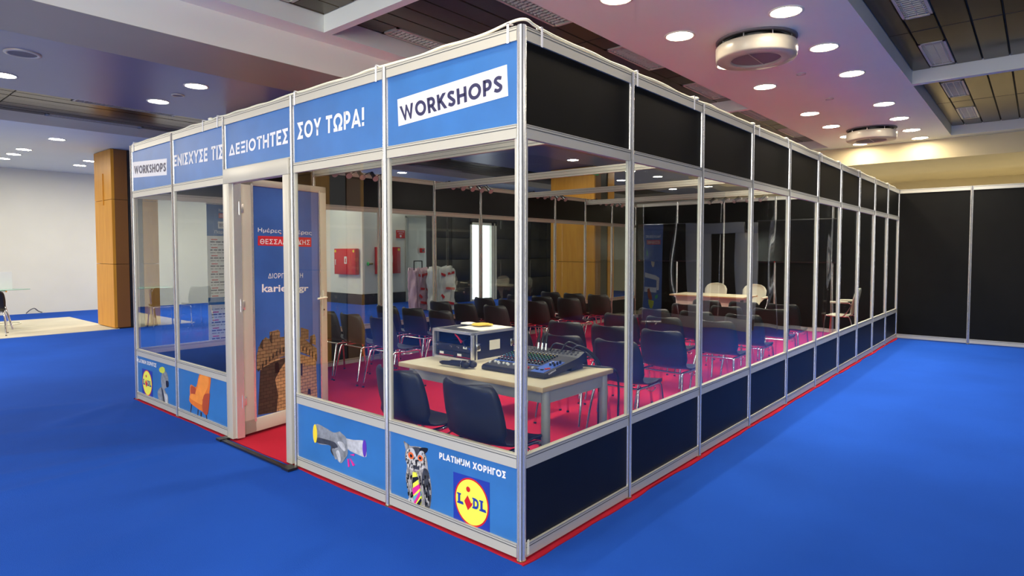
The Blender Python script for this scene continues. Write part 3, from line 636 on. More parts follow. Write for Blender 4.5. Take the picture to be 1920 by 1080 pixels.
for i, x in enumerate([-3.6, -2.1, 0.94, 2.5, 4.6, 6.55, 8.6, 11.0, 12.4, 14.0, 15.6]):
    if i not in (3,): down(x, 5.72, H, 'round lit downlight in the blue-grey soffit, near row, '+ORD(i)+' along', 'c')
for i, x in enumerate([-2.1, -0.63, 0.94, 4.6, 6.6, 8.3, 11.0, 12.5, 15.6]):
    down(x, 6.86, H, 'round lit downlight in the blue-grey soffit, far row, '+ORD(i)+' along', 'c')
for i, (x, y) in enumerate([(0.84, 11.08), (0.73, 12.84), (0.74, 13.70), (0.73, 14.58), (2.08, 14.59), (2.02, 13.65), (7.6, 10.1), (8.9, 11.9), (7.5, 13.1), (10.5, 9.95), (4.5, 11.3), (4.5, 13.9), (-2.4, 11.5), (-2.4, 14.5), (6.2, 15.0)]):
    down(x, y, H, 'round lit downlight in the far left ceiling near the pale wall, '+ORD(i)+' of its cluster', 'c')
for i, (x, y) in enumerate([(14.2, -0.92), (15.4, -0.90), (14.2, -3.4), (15.4, -3.4), (14.2, 2.0)]):
    down(x, y, H-0.0, 'lit downlight beyond the back black partition, '+ORD(i)+' in its cluster', 'c')
# speakers and sensors flush in the ceiling
def disc(name, label, cat, x, y, r, z=H, m='vent_grey'):
    t = thing(name, label, cat, (x, y, z)); mb = MB(); mb.lathe([(r, 0.0), (r, -0.01), (r-0.03*r/0.15, -0.013), (r-0.035*r/0.15, -0.006)], 'alu_rail', 28); mb.build('rim', t)
    mb = MB(); mb.lathe([(r-0.03*r/0.15, -0.006), (0.001, -0.006)], m, 28); mb.build('grille', t)
disc('ceiling_speaker', 'large grey round ceiling speaker in the blue soffit, top left', 'speaker', -0.67, 5.77, 0.15)
disc('ceiling_speaker', 'small grey round grille between the two left downlights', 'speaker', 0.97, 6.32, 0.075)
disc('smoke_detector', 'small round detector in the soffit between the two air diffusers', 'detector', 5.0, 0.2, 0.05, H, 'ceiling_paint')
disc('smoke_detector', 'small round detector near the second round air diffuser', 'detector', 6.4, 0.25, 0.05, H, 'ceiling_paint')
disc('ceiling_speaker', 'faint round grille in the cream ceiling beyond the black partition', 'speaker', 13.6, 0.8, 0.16, H, 'cream_paint')
mb = MB(); mb.box(13.5, -0.5, H-0.02, 14.6, -0.12, H-0.001, 'ink'); mb.build('ceiling_vent', label='black slot vent in the cream ceiling above the partition corner', cat='vent')
def diffuser(x, y, label):
    t = thing('air_diffuser', label, 'air diffuser', (x, y, H), 0, 'round ceiling air diffusers')
    mb = MB(); mb.lathe([(0.35, 0), (0.35, -0.012), (0.335, -0.015), (0.30, -0.015), (0.30, -0.001)], 'vent_grey', 48); mb.build('base_ring', t)
    mb = MB(); mb.lathe([(0.26, -0.002), (0.26, -0.08), (0.2, -0.09)], 'ink', 40); mb.build('throat', t)
    for k in range(8):
        a = k*math.pi/4; mb = MB(); mb.cyl((0.31*math.cos(a), 0.31*math.sin(a), -0.01), (0.31*math.cos(a), 0.31*math.sin(a), -0.07), 0.005, 'alu', n=6); mb.build('support_rod', t)
    mb = MB(); mb.lathe([(0.30, -0.055), (0.345, -0.055), (0.352, -0.065), (0.352, -0.10), (0.348, -0.165), (0.338, -0.18), (0.225, -0.185), (0.215, -0.18), (0.215, -0.15)], 'diffuser_white', 56); mb.build('outer_ring', t)
    mb = MB(); mb.lathe([(0.216, -0.165), (0.001, -0.165)], 'vent_grey', 40); mb.box(-0.215, -0.004, -0.172, 0.215, 0.004, -0.166, 'alu_rail'); mb.build('filter_plate', t)
diffuser(3.60, 0.20, 'large round white ceiling air diffuser, nearer one')
diffuser(8.95, 0.25, 'round white ceiling air diffuser, farther one near the cream beam')
# ---------------------------------------------------------------- the booth: aluminium posts and rails holding panes and panels
B = 0.99
def post_mesh():
    mb = MB(); prof = []
    for i in range(8):
        a = i*math.pi/4
        for da, r in ((-0.30, 0.0205), (-0.13, 0.0215), (-0.10, 0.0165), (0.10, 0.0165), (0.13, 0.0215), (0.30, 0.0205)):
            prof.append((r*math.cos(a+da), r*math.sin(a+da)))
    n = len(prof); vs = [(x, y, 0.006) for x, y in prof]+[(x, y, 2.5) for x, y in prof]
    mb.add(vs, [(i, (i+1) % n, n+(i+1) % n, n+i) for i in range(n) if i % 6 != 2]+[tuple(range(n, 2*n))], 'alu'); mb.add(vs, [(i, (i+1) % n, n+(i+1) % n, n+i) for i in range(n) if i % 6 == 2], 'groove')
    mb.cyl((0, 0, 0), (0, 0, 0.012), 0.024, 'brass', n=10)
    return mb.mesh('post')
POST = post_mesh()
def rail_mesh(L, h, inset=0.020):
    mb = MB(); mb.box(inset, -0.014, 0, L-inset, 0.014, h, 'alu_rail')
    for s in (-1, 1):
        mb.box(inset, s*0.0135, h*0.70, L-inset, s*0.0146, h*0.70+0.0035, 'groove'); mb.box(inset, s*0.0135, h*0.90, L-inset, s*0.0146, h*0.90+0.002, 'groove')
    return mb.mesh('rail')
RM = {'r': rail_mesh(B, 0.065)}
def pm(x0, x1, z0, z1, th, m, name):
    mb = MB(); mb.box(x0, -th, z0, x1, th, z1, m); return mb.mesh(name)
PM = {}
def piece(name, key, fn, parent, loc, **kw):
    if key not in PM: PM[key] = fn()
    return link(name, PM[key], parent, loc, **kw)
def glass_bay(t, x, glass_m, low, top, low_label=None):
    out = {}
    for z in (2.435, 1.99, 0.445, 0.018): link('rail', RM['r'], t, (x, 0, z))
    out['top'] = piece('header_panel', ('h', top), lambda: pm(0.021, B-0.021, 2.05, 2.437, 0.004, top, 'header_panel'), t, (x, 0, 0))
    out['low'] = piece('lower_panel', ('l', low), lambda: pm(0.021, B-0.021, 0.08, 0.447, 0.004, low, 'lower_panel'), t, (x, 0, 0))
    out['glass'] = piece('glass_pane', ('g', glass_m), lambda: pm(0.021, B-0.021, 0.508, 1.992, 0.0015, glass_m, 'glass_pane'), t, (x, 0, 0))
    for xx in (0.020, B-0.034): piece('glazing_bead', 'gb', lambda: pm(0, 0.014, 0.51, 1.99, 0.009, 'alu_rail', 'glazing_bead'), t, (x+xx, 0, 0))
    return out
def solid_bay(t, x, L=B):
    for z in (2.435, 0.018): link('rail', RM['r'], t, (x, 0, z))
    piece('panel', 'solid', lambda: pm(0.021, L-0.021, 0.08, 2.437, 0.004, 'black_panel', 'panel'), t, (x, 0, 0))
# long side wall, ten bays
side = thing('partition_wall', 'long side of the booth with black fascia and glazed bays, facing the empty blue aisle', 'partition', (0, 0, 0))
for k in range(1, 11): link('post', POST, side, (k*B, 0, 0))
for k in range(10): glass_bay(side, k*B, 'wavy_glass', 'navy_panel', 'black_panel')
# side wall towards the hall, seen from inside through the panes
inner = thing('partition_wall', 'opposite long side of the booth, seen through the panes behind the left block of chairs', 'partition', (0, 5*B, 0))
for k in range(1, 10): link('post', POST, inner, (k*B, 0, 0))
for k in range(10): glass_bay(inner, k*B, 'pane_glass', 'navy_panel', 'black_panel')
# black back partition that runs on past the booth
back = thing('partition_wall', 'solid black partition closing the aisle and the far end of the booth', 'partition', (10*B, 5*B, 0), -math.pi/2)
for k in range(0, 11):
    if k != 5: link('post', POST, back, (k*B, 0, 0))
for k in range(10): solid_bay(back, k*B)
# front wall with the printed fascia
front = thing('partition_wall', 'blue printed front of the booth with workshops signs and glazed bays', 'partition', (0, 5*B, 0), -math.pi/2)
for k in range(0, 6): link('post', POST, front, (k*B, 0, 0))
bays = {}
for k in (0, 1, 3, 4): bays[k] = glass_bay(front, k*B, 'pane_glass', 'print_blue', 'print_blue')
for z in (2.435, 2.035): link('rail', RM['r'], front, (2*B, 0, z))
bays[2] = {'top': piece('header_panel', 'hd', lambda: pm(0.021, B-0.021, 2.095, 2.437, 0.004, 'print_blue', 'header_panel'), front, (2*B, 0, 0))}
def art(bay, kind):
    p = bays[bay][kind]
    return p, plane((4.95-bay*B, -0.0042, 0), (1, 0, 0), (0, -1, 0))
def flat(name, bay, kind, layers, label=None):
    p, M = art(bay, kind); mb = MB(); th = 0.0012
    for pts, m in layers:
        if isinstance(pts, str): pts = smooth(D[pts]) if pts[:4] in ('owl_', 'hand', 'bust', 'arm_') and not pts.startswith(('owl_tie', 'arm_leg')) else D[pts]
        mb.poly(pts, th, m, M); th += 0.00035
    o = mb.build(name, p)
    if label: o['label'] = label
    return o
def letters(body, bay, kind, quad, m, bold=0.02, th=0.0016, name='lettering', space=1.0):
    p, M = art(bay, kind); return text_mesh(body, quad, M, m, bold, space, th, name, p)
def bold(body, bay, kind, quad, m, t=0.2, th=0.0016, gap=0.13):
    p, M = art(bay, kind); return stroke_text(body, quad, M, m, t, gap, 0.42, th, 'lettering', p)
flat('sign_board', 4, 'top', [('sign_big', 'white_print')]); bold('WORKSHOPS', 4, 'top', D['txt_big'], 'navy_print', 0.215, 0.003)
bold('ΣΟΥ ΤΩΡΑ!', 3, 'top', D['txt_sou'], 'white_print')
bold('ΔΕΞΙΟΤΗΤΕΣ', 2, 'top', D['txt_dex'], 'white_print')
bold('ΕΝΙΣΧΥΣΕ ΤΙΣ', 1, 'top', D['txt_eni'], 'white_print')
flat('sign_board', 0, 'top', [('sign_small', 'white_print')]); bold('WORKSHOPS', 0, 'top', D['txt_small'], 'navy_print', 0.215, 0.003)
bold('PLATINUM ΧΟΡΗΓΟΣ', 4, 'low', D['txt_plat'], 'white_print', 0.23)
bold('PLATINUM ΧΟΡΗΓΟΣ', 0, 'low', D['txt_plat2'], 'white_print', 0.21)
def logo(bay, sq, cc):
    l, r, t, b = D[cc]; cx, cy = (l[0]+r[0])/2, (t[1]+b[1])/2; R = abs(r[0]-l[0])/2; Rv = abs(t[1]-b[1])/2
    e = lambda s: [(cx+R*s*math.cos(a*math.pi/20), cy+Rv*s*math.sin(a*math.pi/20)) for a in range(40)]
    k = R/0.12
    dia = [(cx-0.050*k, cy-0.004*k), (cx-0.026*k, cy+0.030*k), (cx-0.016*k, cy+0.016*k), (cx+0.000*k, cy-0.006*k), (cx+0.010*k, cy+0.004*k), (cx+0.004*k, cy-0.016*k), (cx-0.024*k, cy-0.046*k), (cx-0.034*k, cy-0.030*k)]
    dot = [(cx-0.022*k+0.014*k*math.cos(a*math.pi/8), cy+0.062*k+0.014*k*math.sin(a*math.pi/8)) for a in range(16)]
    flat('logo', bay, 'low', [(sq, 'logo_blue'), (e(1.0), 'fire_red'), (e(0.93), 'logo_yellow'), (dia, 'fire_red'), (dot, 'fire_red')])
    q = lambda x0, x1, y0, y1: [(cx+x0*k, cy+y1*k), (cx+x1*k, cy+y1*k), (cx+x1*k, cy+y0*k), (cx+x0*k, cy+y0*k)]
    letters('L', bay, 'low', q(-0.094, -0.058, -0.026, 0.028), 'logo_blue', 0.06, 0.0035)
    letters('D', bay, 'low', q(0.014, 0.052, -0.026, 0.028), 'logo_blue', 0.05, 0.0035)
    letters('L', bay, 'low', q(0.064, 0.100, -0.026, 0.028), 'logo_blue', 0.06, 0.0035)
    p, M = art(bay, 'low'); mb = MB()                        # slab serifs
    for (x0, x1, y0, y1) in [(-0.101, -0.074, 0.021, 0.028), (-0.101, -0.056, -0.026, -0.019), (0.008, 0.026, 0.021, 0.028), (0.008, 0.026, -0.026, -0.019), (0.057, 0.082, 0.021, 0.028), (0.057, 0.102, -0.026, -0.019)]:
        mb.poly([(cx+x0*k, cy+y0*k), (cx+x1*k, cy+y0*k), (cx+x1*k, cy+y1*k), (cx+x0*k, cy+y1*k)], 0.0034, 'logo_blue', M)
    mb.build('lettering', p)
logo(4, 'lidl', 'lidl_c'); logo(0, 'lidl2', 'lidl2_c')
flat('owl_print', 4, 'low', [('owl_body', 'feather'), ('owl_wing', 'grey_print_dark'), ('owl_ear1', 'grey_print_light'), ('owl_ear1', 'feather'), ('owl_ear2', 'ink'), ('owl_face', 'feather_pale'), ('owl_dark', 'grey_print_dark'),
     ('owl_brow1', 'grey_print_light'), ('owl_brow2', 'grey_print_light'), (ell(*D['owl_eye1']), 'eye_orange'), (ell(*D['owl_eye2']), 'eye_orange'), (ell(*D['owl_pup1']), 'ink'), (ell(*D['owl_pup2']), 'ink'),
     ('owl_beak', 'ink'), ([(D['owl_beak'][2][0]-0.018, D['owl_beak'][2][1]+0.004), (D['owl_beak'][2][0]+0.016, D['owl_beak'][2][1]+0.006), (D['owl_beak'][2][0]+0.024, D['owl_beak'][2][1]-0.012), (D['owl_beak'][2][0]-0.022, D['owl_beak'][2][1]-0.014)], 'grey_print_dark'), ('owl_foot', 'grey_print_light'), ('owl_tie', 'logo_yellow'), ('tie_a', 'ink'), ('tie_b', 'magenta_print'), ('tie_c', 'teal_print')], 'grey owl wearing a striped yellow and magenta tie')
def multi(name, bay, kind, polys, m, th):
    p, M = art(bay, kind); mb = MB()
    for q in polys: mb.poly(q, th, m, M)
    return mb.build(name, p)
body = smooth(D['owl_body']); keep = [q for q in strokes(body, 150, 2, 0.026, 0.0028, 0.12) if not inside(q[0], D['owl_tie']) and q[0][1] < min(y for x, y in D['owl_face'])-0.004]
multi('owl_print', 4, 'low', keep[::2], 'feather_pale', 0.0078); multi('owl_print', 4, 'low', keep[1::2], 'ink', 0.0079)
fc = smooth(D['owl_face']); ey = [ell(*D['owl_eye1']), ell(*D['owl_eye2'])]
multi('owl_print', 4, 'low', [q for q in strokes(fc, 60, 5, 0.014, 0.0018, -0.2) if not any(inside(c, e) for c in q for e in ey)], 'grey_print_dark', 0.0079)
def down_tie():
    t = D['owl_tie']; f = lambda a, b, s: (a[0]+(b[0]-a[0])*s, a[1]+(b[1]-a[1])*s)
    L0, L1 = t[6], t[5]; R0, R1 = t[2], t[3]
    flat('owl_print', 4, 'low', [([f(L0, L1, 0.72), f(R0, R1, 0.52), f(R0, R1, 0.72), f(L0, L1, 0.92)], 'magenta_print'), ([f(L0, L1, 1.0), f(R0, R1, 0.86), R1, t[4]], 'ink')]).location.y -= 0.0075
down_tie()
flat('handshake_print', 3, 'low', [('hand_arm2', 'grey_print_light'), (ell(D['hand_p'][2], D['hand_p'][3], D['hand_p'][0], D['hand_p'][1]), 'purple_print'), ('hand_arm1', 'grey_print'), ('hand_dark', 'grey_print_dark'), ('hand_f0', 'grey_print_light'), ('hand_f1', 'grey_print'),
     ('hand_f2', 'grey_print_light'), ('hand_f3', 'grey_print'), (ell(D['hand_y'][2], D['hand_y'][3], D['hand_y'][0], D['hand_y'][1]), 'yellow_print'), ('mag0', 'magenta_print'), ('mag1', 'magenta_print'), ('mag2', 'magenta_print')], 'grey handshake with yellow and purple sleeve ends')
flat('armchair_print', 1, 'low', [('arm_leg0', 'brown_print'), ('arm_leg1', 'brown_print'), ('arm_leg2', 'brown_print'), ('arm_leg3', 'brown_print'), ('arm_all', 'orange_print'), ('arm_inner', 'orange_dark'), ('arm_back', 'orange_light'), ('arm_seat', 'orange_light'), ('arm_right', 'orange_dark')], 'orange armchair')
flat('figure_print', 0, 'low', [('bust_body', 'grey_print'), ('bust_lapel', 'grey_print_dark'), ('bust_shirt', 'grey_print_light'), ('bust_head', 'grey_print'), ('bust_beard', 'ink'), ('bust_y', 'lime_print')], 'grey suited figure with a lime yellow hat')

# doorway: frame and the open leaf
door = thing('booth_door', 'open aluminium door with a blue stone tower print, hinged in the booth front', 'door', (0, 0, 0))
mb = MB()
for b in [(-0.03, 2.005, 0.02, 0.035, 2.075, 1.984), (-0.03, 2.865, 0.02, 0.035, 2.955, 1.984), (-0.03, 2.005, 1.985, 0.035, 2.955, 2.095)]: mb.box(*b, 'door_metal', bev=0.003)
for b in [(0.0, 2.85, 0.02, 0.06, 2.868, 2.0), (0.0, 2.07, 0.02, 0.06, 2.085, 2.0)]: mb.box(*b, 'alu')
mb.build('door_frame', door)
leaf_M = Matrix.Translation((0.03, 2.885, 0)) @ Matrix.Rotation(math.radians(10.5), 4, 'Z')
mb = MB(); W = 0.90; FR = 0.095
for b in [(0.03, -0.02, 0.03, 0.03+FR+0.02, 0.025, 2.04), (W-FR+0.02, -0.02, 0.03, W+0.0, 0.025, 2.04), (0.03, -0.02, 0.03, W, 0.025, 0.14), (0.03, -0.02, 1.985, W, 0.025, 2.04)]: mb.box(*b, 'door_metal', leaf_M, bev=0.004)
leaf = mb.build('door_leaf', door)
mb = MB(); mb.box(0.14, -0.008, 0.135, W-0.07, 0.008, 1.99, 'print_blue_deep', leaf_M); pr = mb.build('door_print', leaf)
mb = MB(); mb.box(0.004, -0.012, 0.03, 0.029, 0.018, 2.035, 'ink', leaf_M); mb.build('gasket', leaf, label='black rubber gasket')
mb = MB()
for b in [(0.125, -0.0215, 0.115, 0.145, -0.019, 2.0), (W-0.085, -0.0215, 0.115, W-0.072, -0.019, 2.0)]: mb.box(*b, 'alu', leaf_M)
mb.build('glazing_bead', leaf)
for z in (0.30, 1.05, 1.80):
    mb = MB(); mb.cyl((0.012, -0.03, z-0.05), (0.012, -0.03, z+0.05), 0.010, 'alu', M=leaf_M); mb.box(-0.01, -0.034, z-0.035, 0.05, -0.020, z+0.035, 'alu', leaf_M, bev=0.002); mb.build('hinge', leaf)
mb = MB(); mb.box(W-0.055, -0.026, 0.90, W-0.03, -0.019, 1.12, 'alu_rail', leaf_M, bev=0.002); mb.tube([(W-0.043, -0.02, 1.06), (W-0.043, -0.06, 1.06), (W-0.07, -0.066, 1.06), (W-0.15, -0.066, 1.055)], 0.009, 'white_plastic', M=leaf_M)
mb.tube([(W-0.043, 0.02, 1.06), (W-0.043, 0.06, 1.06), (W-0.07, 0.066, 1.06), (W-0.15, 0.066, 1.055)], 0.009, 'white_plastic', M=leaf_M); mb.cyl((W-0.043, -0.028, 0.95), (W-0.043, -0.018, 0.95), 0.008, 'ink', M=leaf_M); mb.build('handle', leaf)
MD = leaf_M @ plane((0, -0.0085, 0), (1, 0, 0), (0, -1, 0))
text_mesh('Ημέρες Καριέρας', D['d_t1'], MD, 'white_print', 0.012, 1.0, 0.002, 'lettering', leaf)
mb = MB(); mb.poly(D['d_red'], 0.0015, 'red_print', MD); q = D['d_t1']; cx = (q[0][0]+q[1][0])/2-0.055; mb.poly([(cx+0.008*math.cos(a), q[2][1]+0.012+0.008*math.sin(a)) for a in [i*math.pi/6 for i in range(12)]], 0.0015, 'red_print', MD); mb.build('red_band', leaf, label='red band under the title')
text_mesh('ΘΕΣΣΑΛΟΝΙΚΗΣ', D['d_t2'], MD, 'white_print', 0.012, 1.08, 0.0025, 'lettering', leaf)
text_mesh('ΔΙΟΡΓΑΝΩΣΗ', D['d_t3'], MD, 'white_print', 0.004, 1.05, 0.002, 'lettering', leaf)
text_mesh('kariera.gr', D['d_t4'], MD, 'white_print', 0.022, 1.0, 0.002, 'lettering', leaf)
mb = MB(); th = 0.0012
def clampz(pts): return [(x, max(0.137, y)) for x, y in pts]
for k, m in [('c_body', 'stone_lit'), ('c_shadow', 'stone_shade'), ('c_corb', 'stone_shade'), ('c_top', 'stone_mid'), ('c_m0', 'stone_mid'), ('c_m1', 'stone_mid'), ('c_m2', 'stone_mid'), ('c_m3', 'stone_mid'), ('c_m4', 'stone_mid'), ('c_m5', 'stone_mid'), ('c_w0', 'ink'), ('c_w1', 'ink'), ('c_w2', 'ink')]:
    mb.poly(clampz(D[k]), th, m, MD); th += 0.00025
pt = D['c_top']; x0_, x1_ = min(x for x, y in pt), max(x for x, y in pt); yb = min(y for x, y in D['c_m3']); yt = max(y for x, y in D['c_m3'])
for i in range(17):                            # small corbels along the curved foot of the parapet
    u = (i+0.5)/17; xx = x0_+0.02+(x1_-x0_-0.04)*u; yy = yb-0.045-0.13*(2*u-1)**2
    mb.poly([(xx-0.010, yy), (xx+0.010, yy), (xx+0.008, yy-0.05), (xx-0.008, yy-0.05)], th, 'stone_lit' if 8 < i else 'stone_mid', MD)
    mb.poly([(xx+0.010, yy-0.004), (xx+0.024, yy-0.004), (xx+0.024, yy-0.045), (xx+0.008, yy-0.045)], th, 'stone_shade', MD)
for k in ('c_m1', 'c_m2', 'c_m5'):             # shaded flanks of the merlons
    q = D[k]; xl = min(x for x, y in q); yt2 = max(y for x, y in q); yb2 = min(y for x, y in q)
    mb.poly([(xl, yb2+0.02), (xl+0.022, yb2), (xl+0.022, yt2-0.015), (xl, yt2-0.045)], th, 'stone_shade', MD)
mb.build('tower_print', leaf, label='brown round stone tower with battlements')

# cross beams under the booth's top edge, the cable on top, clip-on spotlights
for i, x in enumerate((2, 4, 6, 8)):
    t = thing('ceiling_beam', 'aluminium beam spanning the booth top, '+ORD(i)+' from the doorway front', 'beam', (x*B, 0, 2.375), 0, 'aluminium beams across the booth')
    mb = MB(); mb.box(-0.018, 0.02, 0, 0.018, 4.93, 0.085, 'alu_rail')
    for s in (-1, 1):
        for z in (0.022, 0.06): mb.box(s*0.0175, 0.03, z, s*0.0187, 4.92, z+0.003, 'groove')
    mb.build('profile', t)
    for y in (0.04, 4.90): mb = MB(); mb.box(-0.02, y, -0.004, 0.02, y+0.012, 0.092, 'alu', bev=0.002); mb.build('end_clip', t)
def spot_meshes():
    a = MB(); a.tube([(0, 0, 0.0), (0, -0.10, 0.02), (0, -0.17, -0.005)], 0.006, 'ink'); a.box(-0.02, -0.012, -0.02, 0.02, 0.02, 0.02, 'white_plastic', bev=0.003)
    d = Vector((-0.22, -0.80, -0.52)).normalized(); p = Vector((0, -0.17, -0.005))
    b = MB(); b.cyl(p-d*0.03, p+d*0.05, 0.026, 'ink', n=16); b.cyl(p+d*0.05, p+d*0.13, 0.026, 'ink', 0.040, n=20)
    c = MB(); c.cyl(p+d*0.126, p+d*0.133, 0.037, 'lens_pink', n=20)
    return a.mesh('arm'), b.mesh('lamp_housing'), c.mesh('lens')
SP = spot_meshes()
def spot(x, y, z, rz, label):
    t = thing('spotlight', label, 'spotlight', (x, y, z), rz, 'clip-on spotlights inside the booth')
    link('arm', SP[0], t); link('lamp_housing', SP[1], t); link('lens', SP[2], t)
for g, (xa, wh) in enumerate([(2.12, 'above the inner wall nearest the door'), (4.10, 'above the inner wall behind the rack case'), (6.08, 'above the inner wall right of the corner post'), (8.05, 'at the far end of the inner wall')]):
    for k in range(5): spot(xa+k*0.20, 4.93, 2.47, 0, 'black clip spotlight %s, %s of five' % (wh, ORD(k)))
for k in range(5): spot(9.86, 3.12-k*0.245, 2.50, -math.pi/2, 'clip spotlight high on the black end wall, %s from the left' % ORD(k))
# white cable lying on the top edge, tied down here and there
def cable(name, label, pts, ties, yaxis):
    t = thing(name, label, 'cable', (0, 0, 0)); mb = MB(); mb.tube(pts, 0.007, 'white_plastic', n=6, sub=4); mb.build('cord', t)
    for (x, y) in ties:
        mb = MB()
        if yaxis: mb.box(-0.0175, -0.007, 2.435, -0.0158, 0.007, 2.525, 'white_print'); mb.box(-0.0175, -0.007, 2.518, 0.012, 0.007, 2.524, 'white_print')
        else: mb.box(-0.007, -0.0175, 2.435, 0.007, -0.0158, 2.525, 'white_print'); mb.box(-0.007, -0.0175, 2.518, 0.007, 0.012, 2.524, 'white_print')
        link('cable_tie', mb.mesh('cable_tie'), t, (x, y, 0))
    return t
rz_ = random.Random(3)
pts = [(0.0, 4.93, 2.508)]
y = 4.7
while y > 0.15: pts.append((0.004, y, 2.507+0.012*rz_.random())); y -= 0.16
pts += [(0.0, 0.06, 2.53), (0.03, 0.0, 2.535), (0.10, 0.0, 2.525)]
x = 0.25
while x < 9.7: pts.append((x, 0.002, 2.507+0.012*rz_.random())); x += 0.17
tr_ = cable('white_cable', 'white cable tied along the top edge of the booth front and side', pts, [], True)
for y in (0.07, 1.06, 1.93, 3.06, 3.32, 4.86): mb = MB(); mb.box(-0.0175, -0.007, 2.430, -0.0155, 0.007, 2.522, 'white_print'); mb.box(-0.0175, -0.007, 2.518, 0.014, 0.007, 2.524, 'white_print'); link('cable_tie', mb.mesh('cable_tie'), tr_, (0, y, 0))
for x in (0.13, 1.04, 1.82, 3.10, 3.88, 5.05, 5.85, 6.8, 7.85, 8.9): mb = MB(); mb.box(-0.007, -0.0175, 2.430, 0.007, -0.0155, 2.522, 'white_print'); mb.box(-0.007, -0.0175, 2.518, 0.007, 0.014, 2.524, 'white_print'); link('cable_tie', mb.mesh('cable_tie'), tr_, (x, 0, 0))
for i, (x, y) in enumerate([(1.87, 0.0), (2.97, 0.0), (3.84, 0.0), (4.97, 0.0), (5.8, 0.0), (6.9, 0.0), (8.85, 0.0), (0.0, 3.2)]):
    mb = MB(); mb.lathe([(0.001, 0.0), (0.022, 0.004), (0.024, 0.018), (0.012, 0.026), (0.001, 0.026)], 'white_plastic', 10)
    link('cable_knot', mb.mesh('cable_knot'), tr_, (x, y, 2.502))

# ---------------------------------------------------------------- black shell chairs
def chair_parts():
    prof = [(-0.223, 0.768, 0.148), (-0.222, 0.765, 0.170), (-0.219, 0.754, 0.188), (-0.213, 0.732, 0.201), (-0.204, 0.70, 0.209), (-0.190, 0.64, 0.217), (-0.176, 0.58, 0.221), (-0.160, 0.52, 0.218), (-0.140, 0.475, 0.212), (-0.105, 0.445, 0.212),
            (-0.055, 0.428, 0.216), (0.0, 0.422, 0.220), (0.07, 0.425, 0.220), (0.14, 0.432, 0.218), (0.195, 0.432, 0.212), (0.225, 0.420, 0.200), (0.240, 0.398, 0.180)]
    m = 12; top = []; n = len(prof)
    for i, (x, z, hw) in enumerate(prof):
        bk = max(0.0, min(1.0, (0.52-x*0-0.0-(0.52 if z > 0.52 else z))/0.1)) if False else (1.0 if z > 0.52 else max(0.0, (z-0.43)/0.09) if x < 0 else 0.0)
        for j in range(m+1):
            s = -1+2*j/m; c = abs(s)**2.3
            top.append(Vector((x+0.062*c*bk, s*hw, z+0.018*c*(1-bk)*(1 if i < n-2 else 0.3))))
    W_ = m+1; nr = []
    for i in range(n):
        for j in range(W_):
            a = top[min(i+1, n-1)*W_+j]-top[max(i-1, 0)*W_+j]; b = top[i*W_+min(j+1, m)]-top[i*W_+max(j-1, 0)]
            nr.append(a.cross(b).normalized())
    th = 0.008; bot = [p-q*th if q.z > 0 or q.x > 0 else p+q*th for p, q in zip(top, nr)]
    vs = [tuple(p) for p in top]+[tuple(p) for p in bot]; N_ = len(top); fs = []
    for i in range(n-1):
        for j in range(m): a = i*W_+j; fs.append((a, a+W_, a+W_+1, a+1)); fs.append((N_+a, N_+a+1, N_+a+W_+1, N_+a+W_))
    rim = [j for j in range(W_)]+[i*W_+m for i in range(1, n)]+[(n-1)*W_+j for j in range(m-1, -1, -1)]+[i*W_ for i in range(n-2, 0, -1)]
    for k in range(len(rim)): a, b = rim[k], rim[(k+1) % len(rim)]; fs.append((a, b, N_+b, N_+a))
    sh = MB(); sh.add(vs, fs, 'black_plastic', True)
    legs = []
    for s in (-1, 1):
        r = MB(); r.tube([(-0.235, s*0.222, 0.0), (-0.195, s*0.212, 0.20), (-0.155, s*0.196, 0.375), (-0.135, s*0.19, 0.40), (-0.09, s*0.188, 0.405), (0.02, s*0.188, 0.402)], 0.0118, 'chrome', sub=3); r.cyl((-0.2355, s*0.2222, 0.0), (-0.233, s*0.2215, 0.012), 0.013, 'ink', n=8)
        f = MB(); f.tube([(0.02, s*0.188, 0.402), (0.13, s*0.19, 0.408), (0.185, s*0.192, 0.402), (0.212, s*0.196, 0.37), (0.235, s*0.208, 0.18), (0.255, s*0.222, 0.0)], 0.0118, 'chrome', sub=3); f.cyl((0.2555, s*0.2222, 0.0), (0.253, s*0.2215, 0.012), 0.013, 'ink', n=8)
        legs += [r.mesh('leg'), f.mesh('leg')]
    st = MB(); st.cyl((-0.115, -0.188, 0.398), (-0.115, 0.188, 0.398), 0.0095, 'chrome', n=8); st.cyl((0.10, -0.188, 0.400), (0.10, 0.188, 0.400), 0.0095, 'chrome', n=8)
    lk = MB(); lk.tube([(-0.02, -0.195, 0.395), (-0.02, -0.212, 0.385), (0.03, -0.216, 0.37), (0.09, -0.212, 0.385), (0.09, -0.195, 0.397)], 0.004, 'chrome', n=6, sub=3)
    return sh.mesh('shell'), legs, st.mesh('stretcher'), lk.mesh('row_link')
CH = chair_parts()
def chair(x, y, rz, label, group=None, z=0.0085):
    t = thing('chair', label, 'chair', (x, y, z), rz, group)
    link('shell', CH[0], t)
    for l in CH[1]: link('leg', l, t)
    link('stretcher', CH[2], t); link('row_link', CH[3], t); return t
grp = 'black shell chairs in rows inside the booth'
rows_left = [(1.78, [4.69, 4.19, 3.64]), (2.69, [4.70, 4.21, 3.72]), (3.60, [4.71, 4.21, 3.66]), (4.50, [4.70, 4.21, 3.72]), (5.26, [4.70, 4.20, 3.70]), (6.16, [4.71, 4.22, 3.74])]
rows_right = [(1.90, [1.92, 1.38, 0.86]), (2.70, [1.92, 1.41, 0.88]), (3.72, [1.90, 1.38, 0.83]), (4.52, [1.91, 1.37, 0.83]), (5.40, [1.90, 1.37, 0.84]), (6.20, [1.96, 1.44, 0.92])]
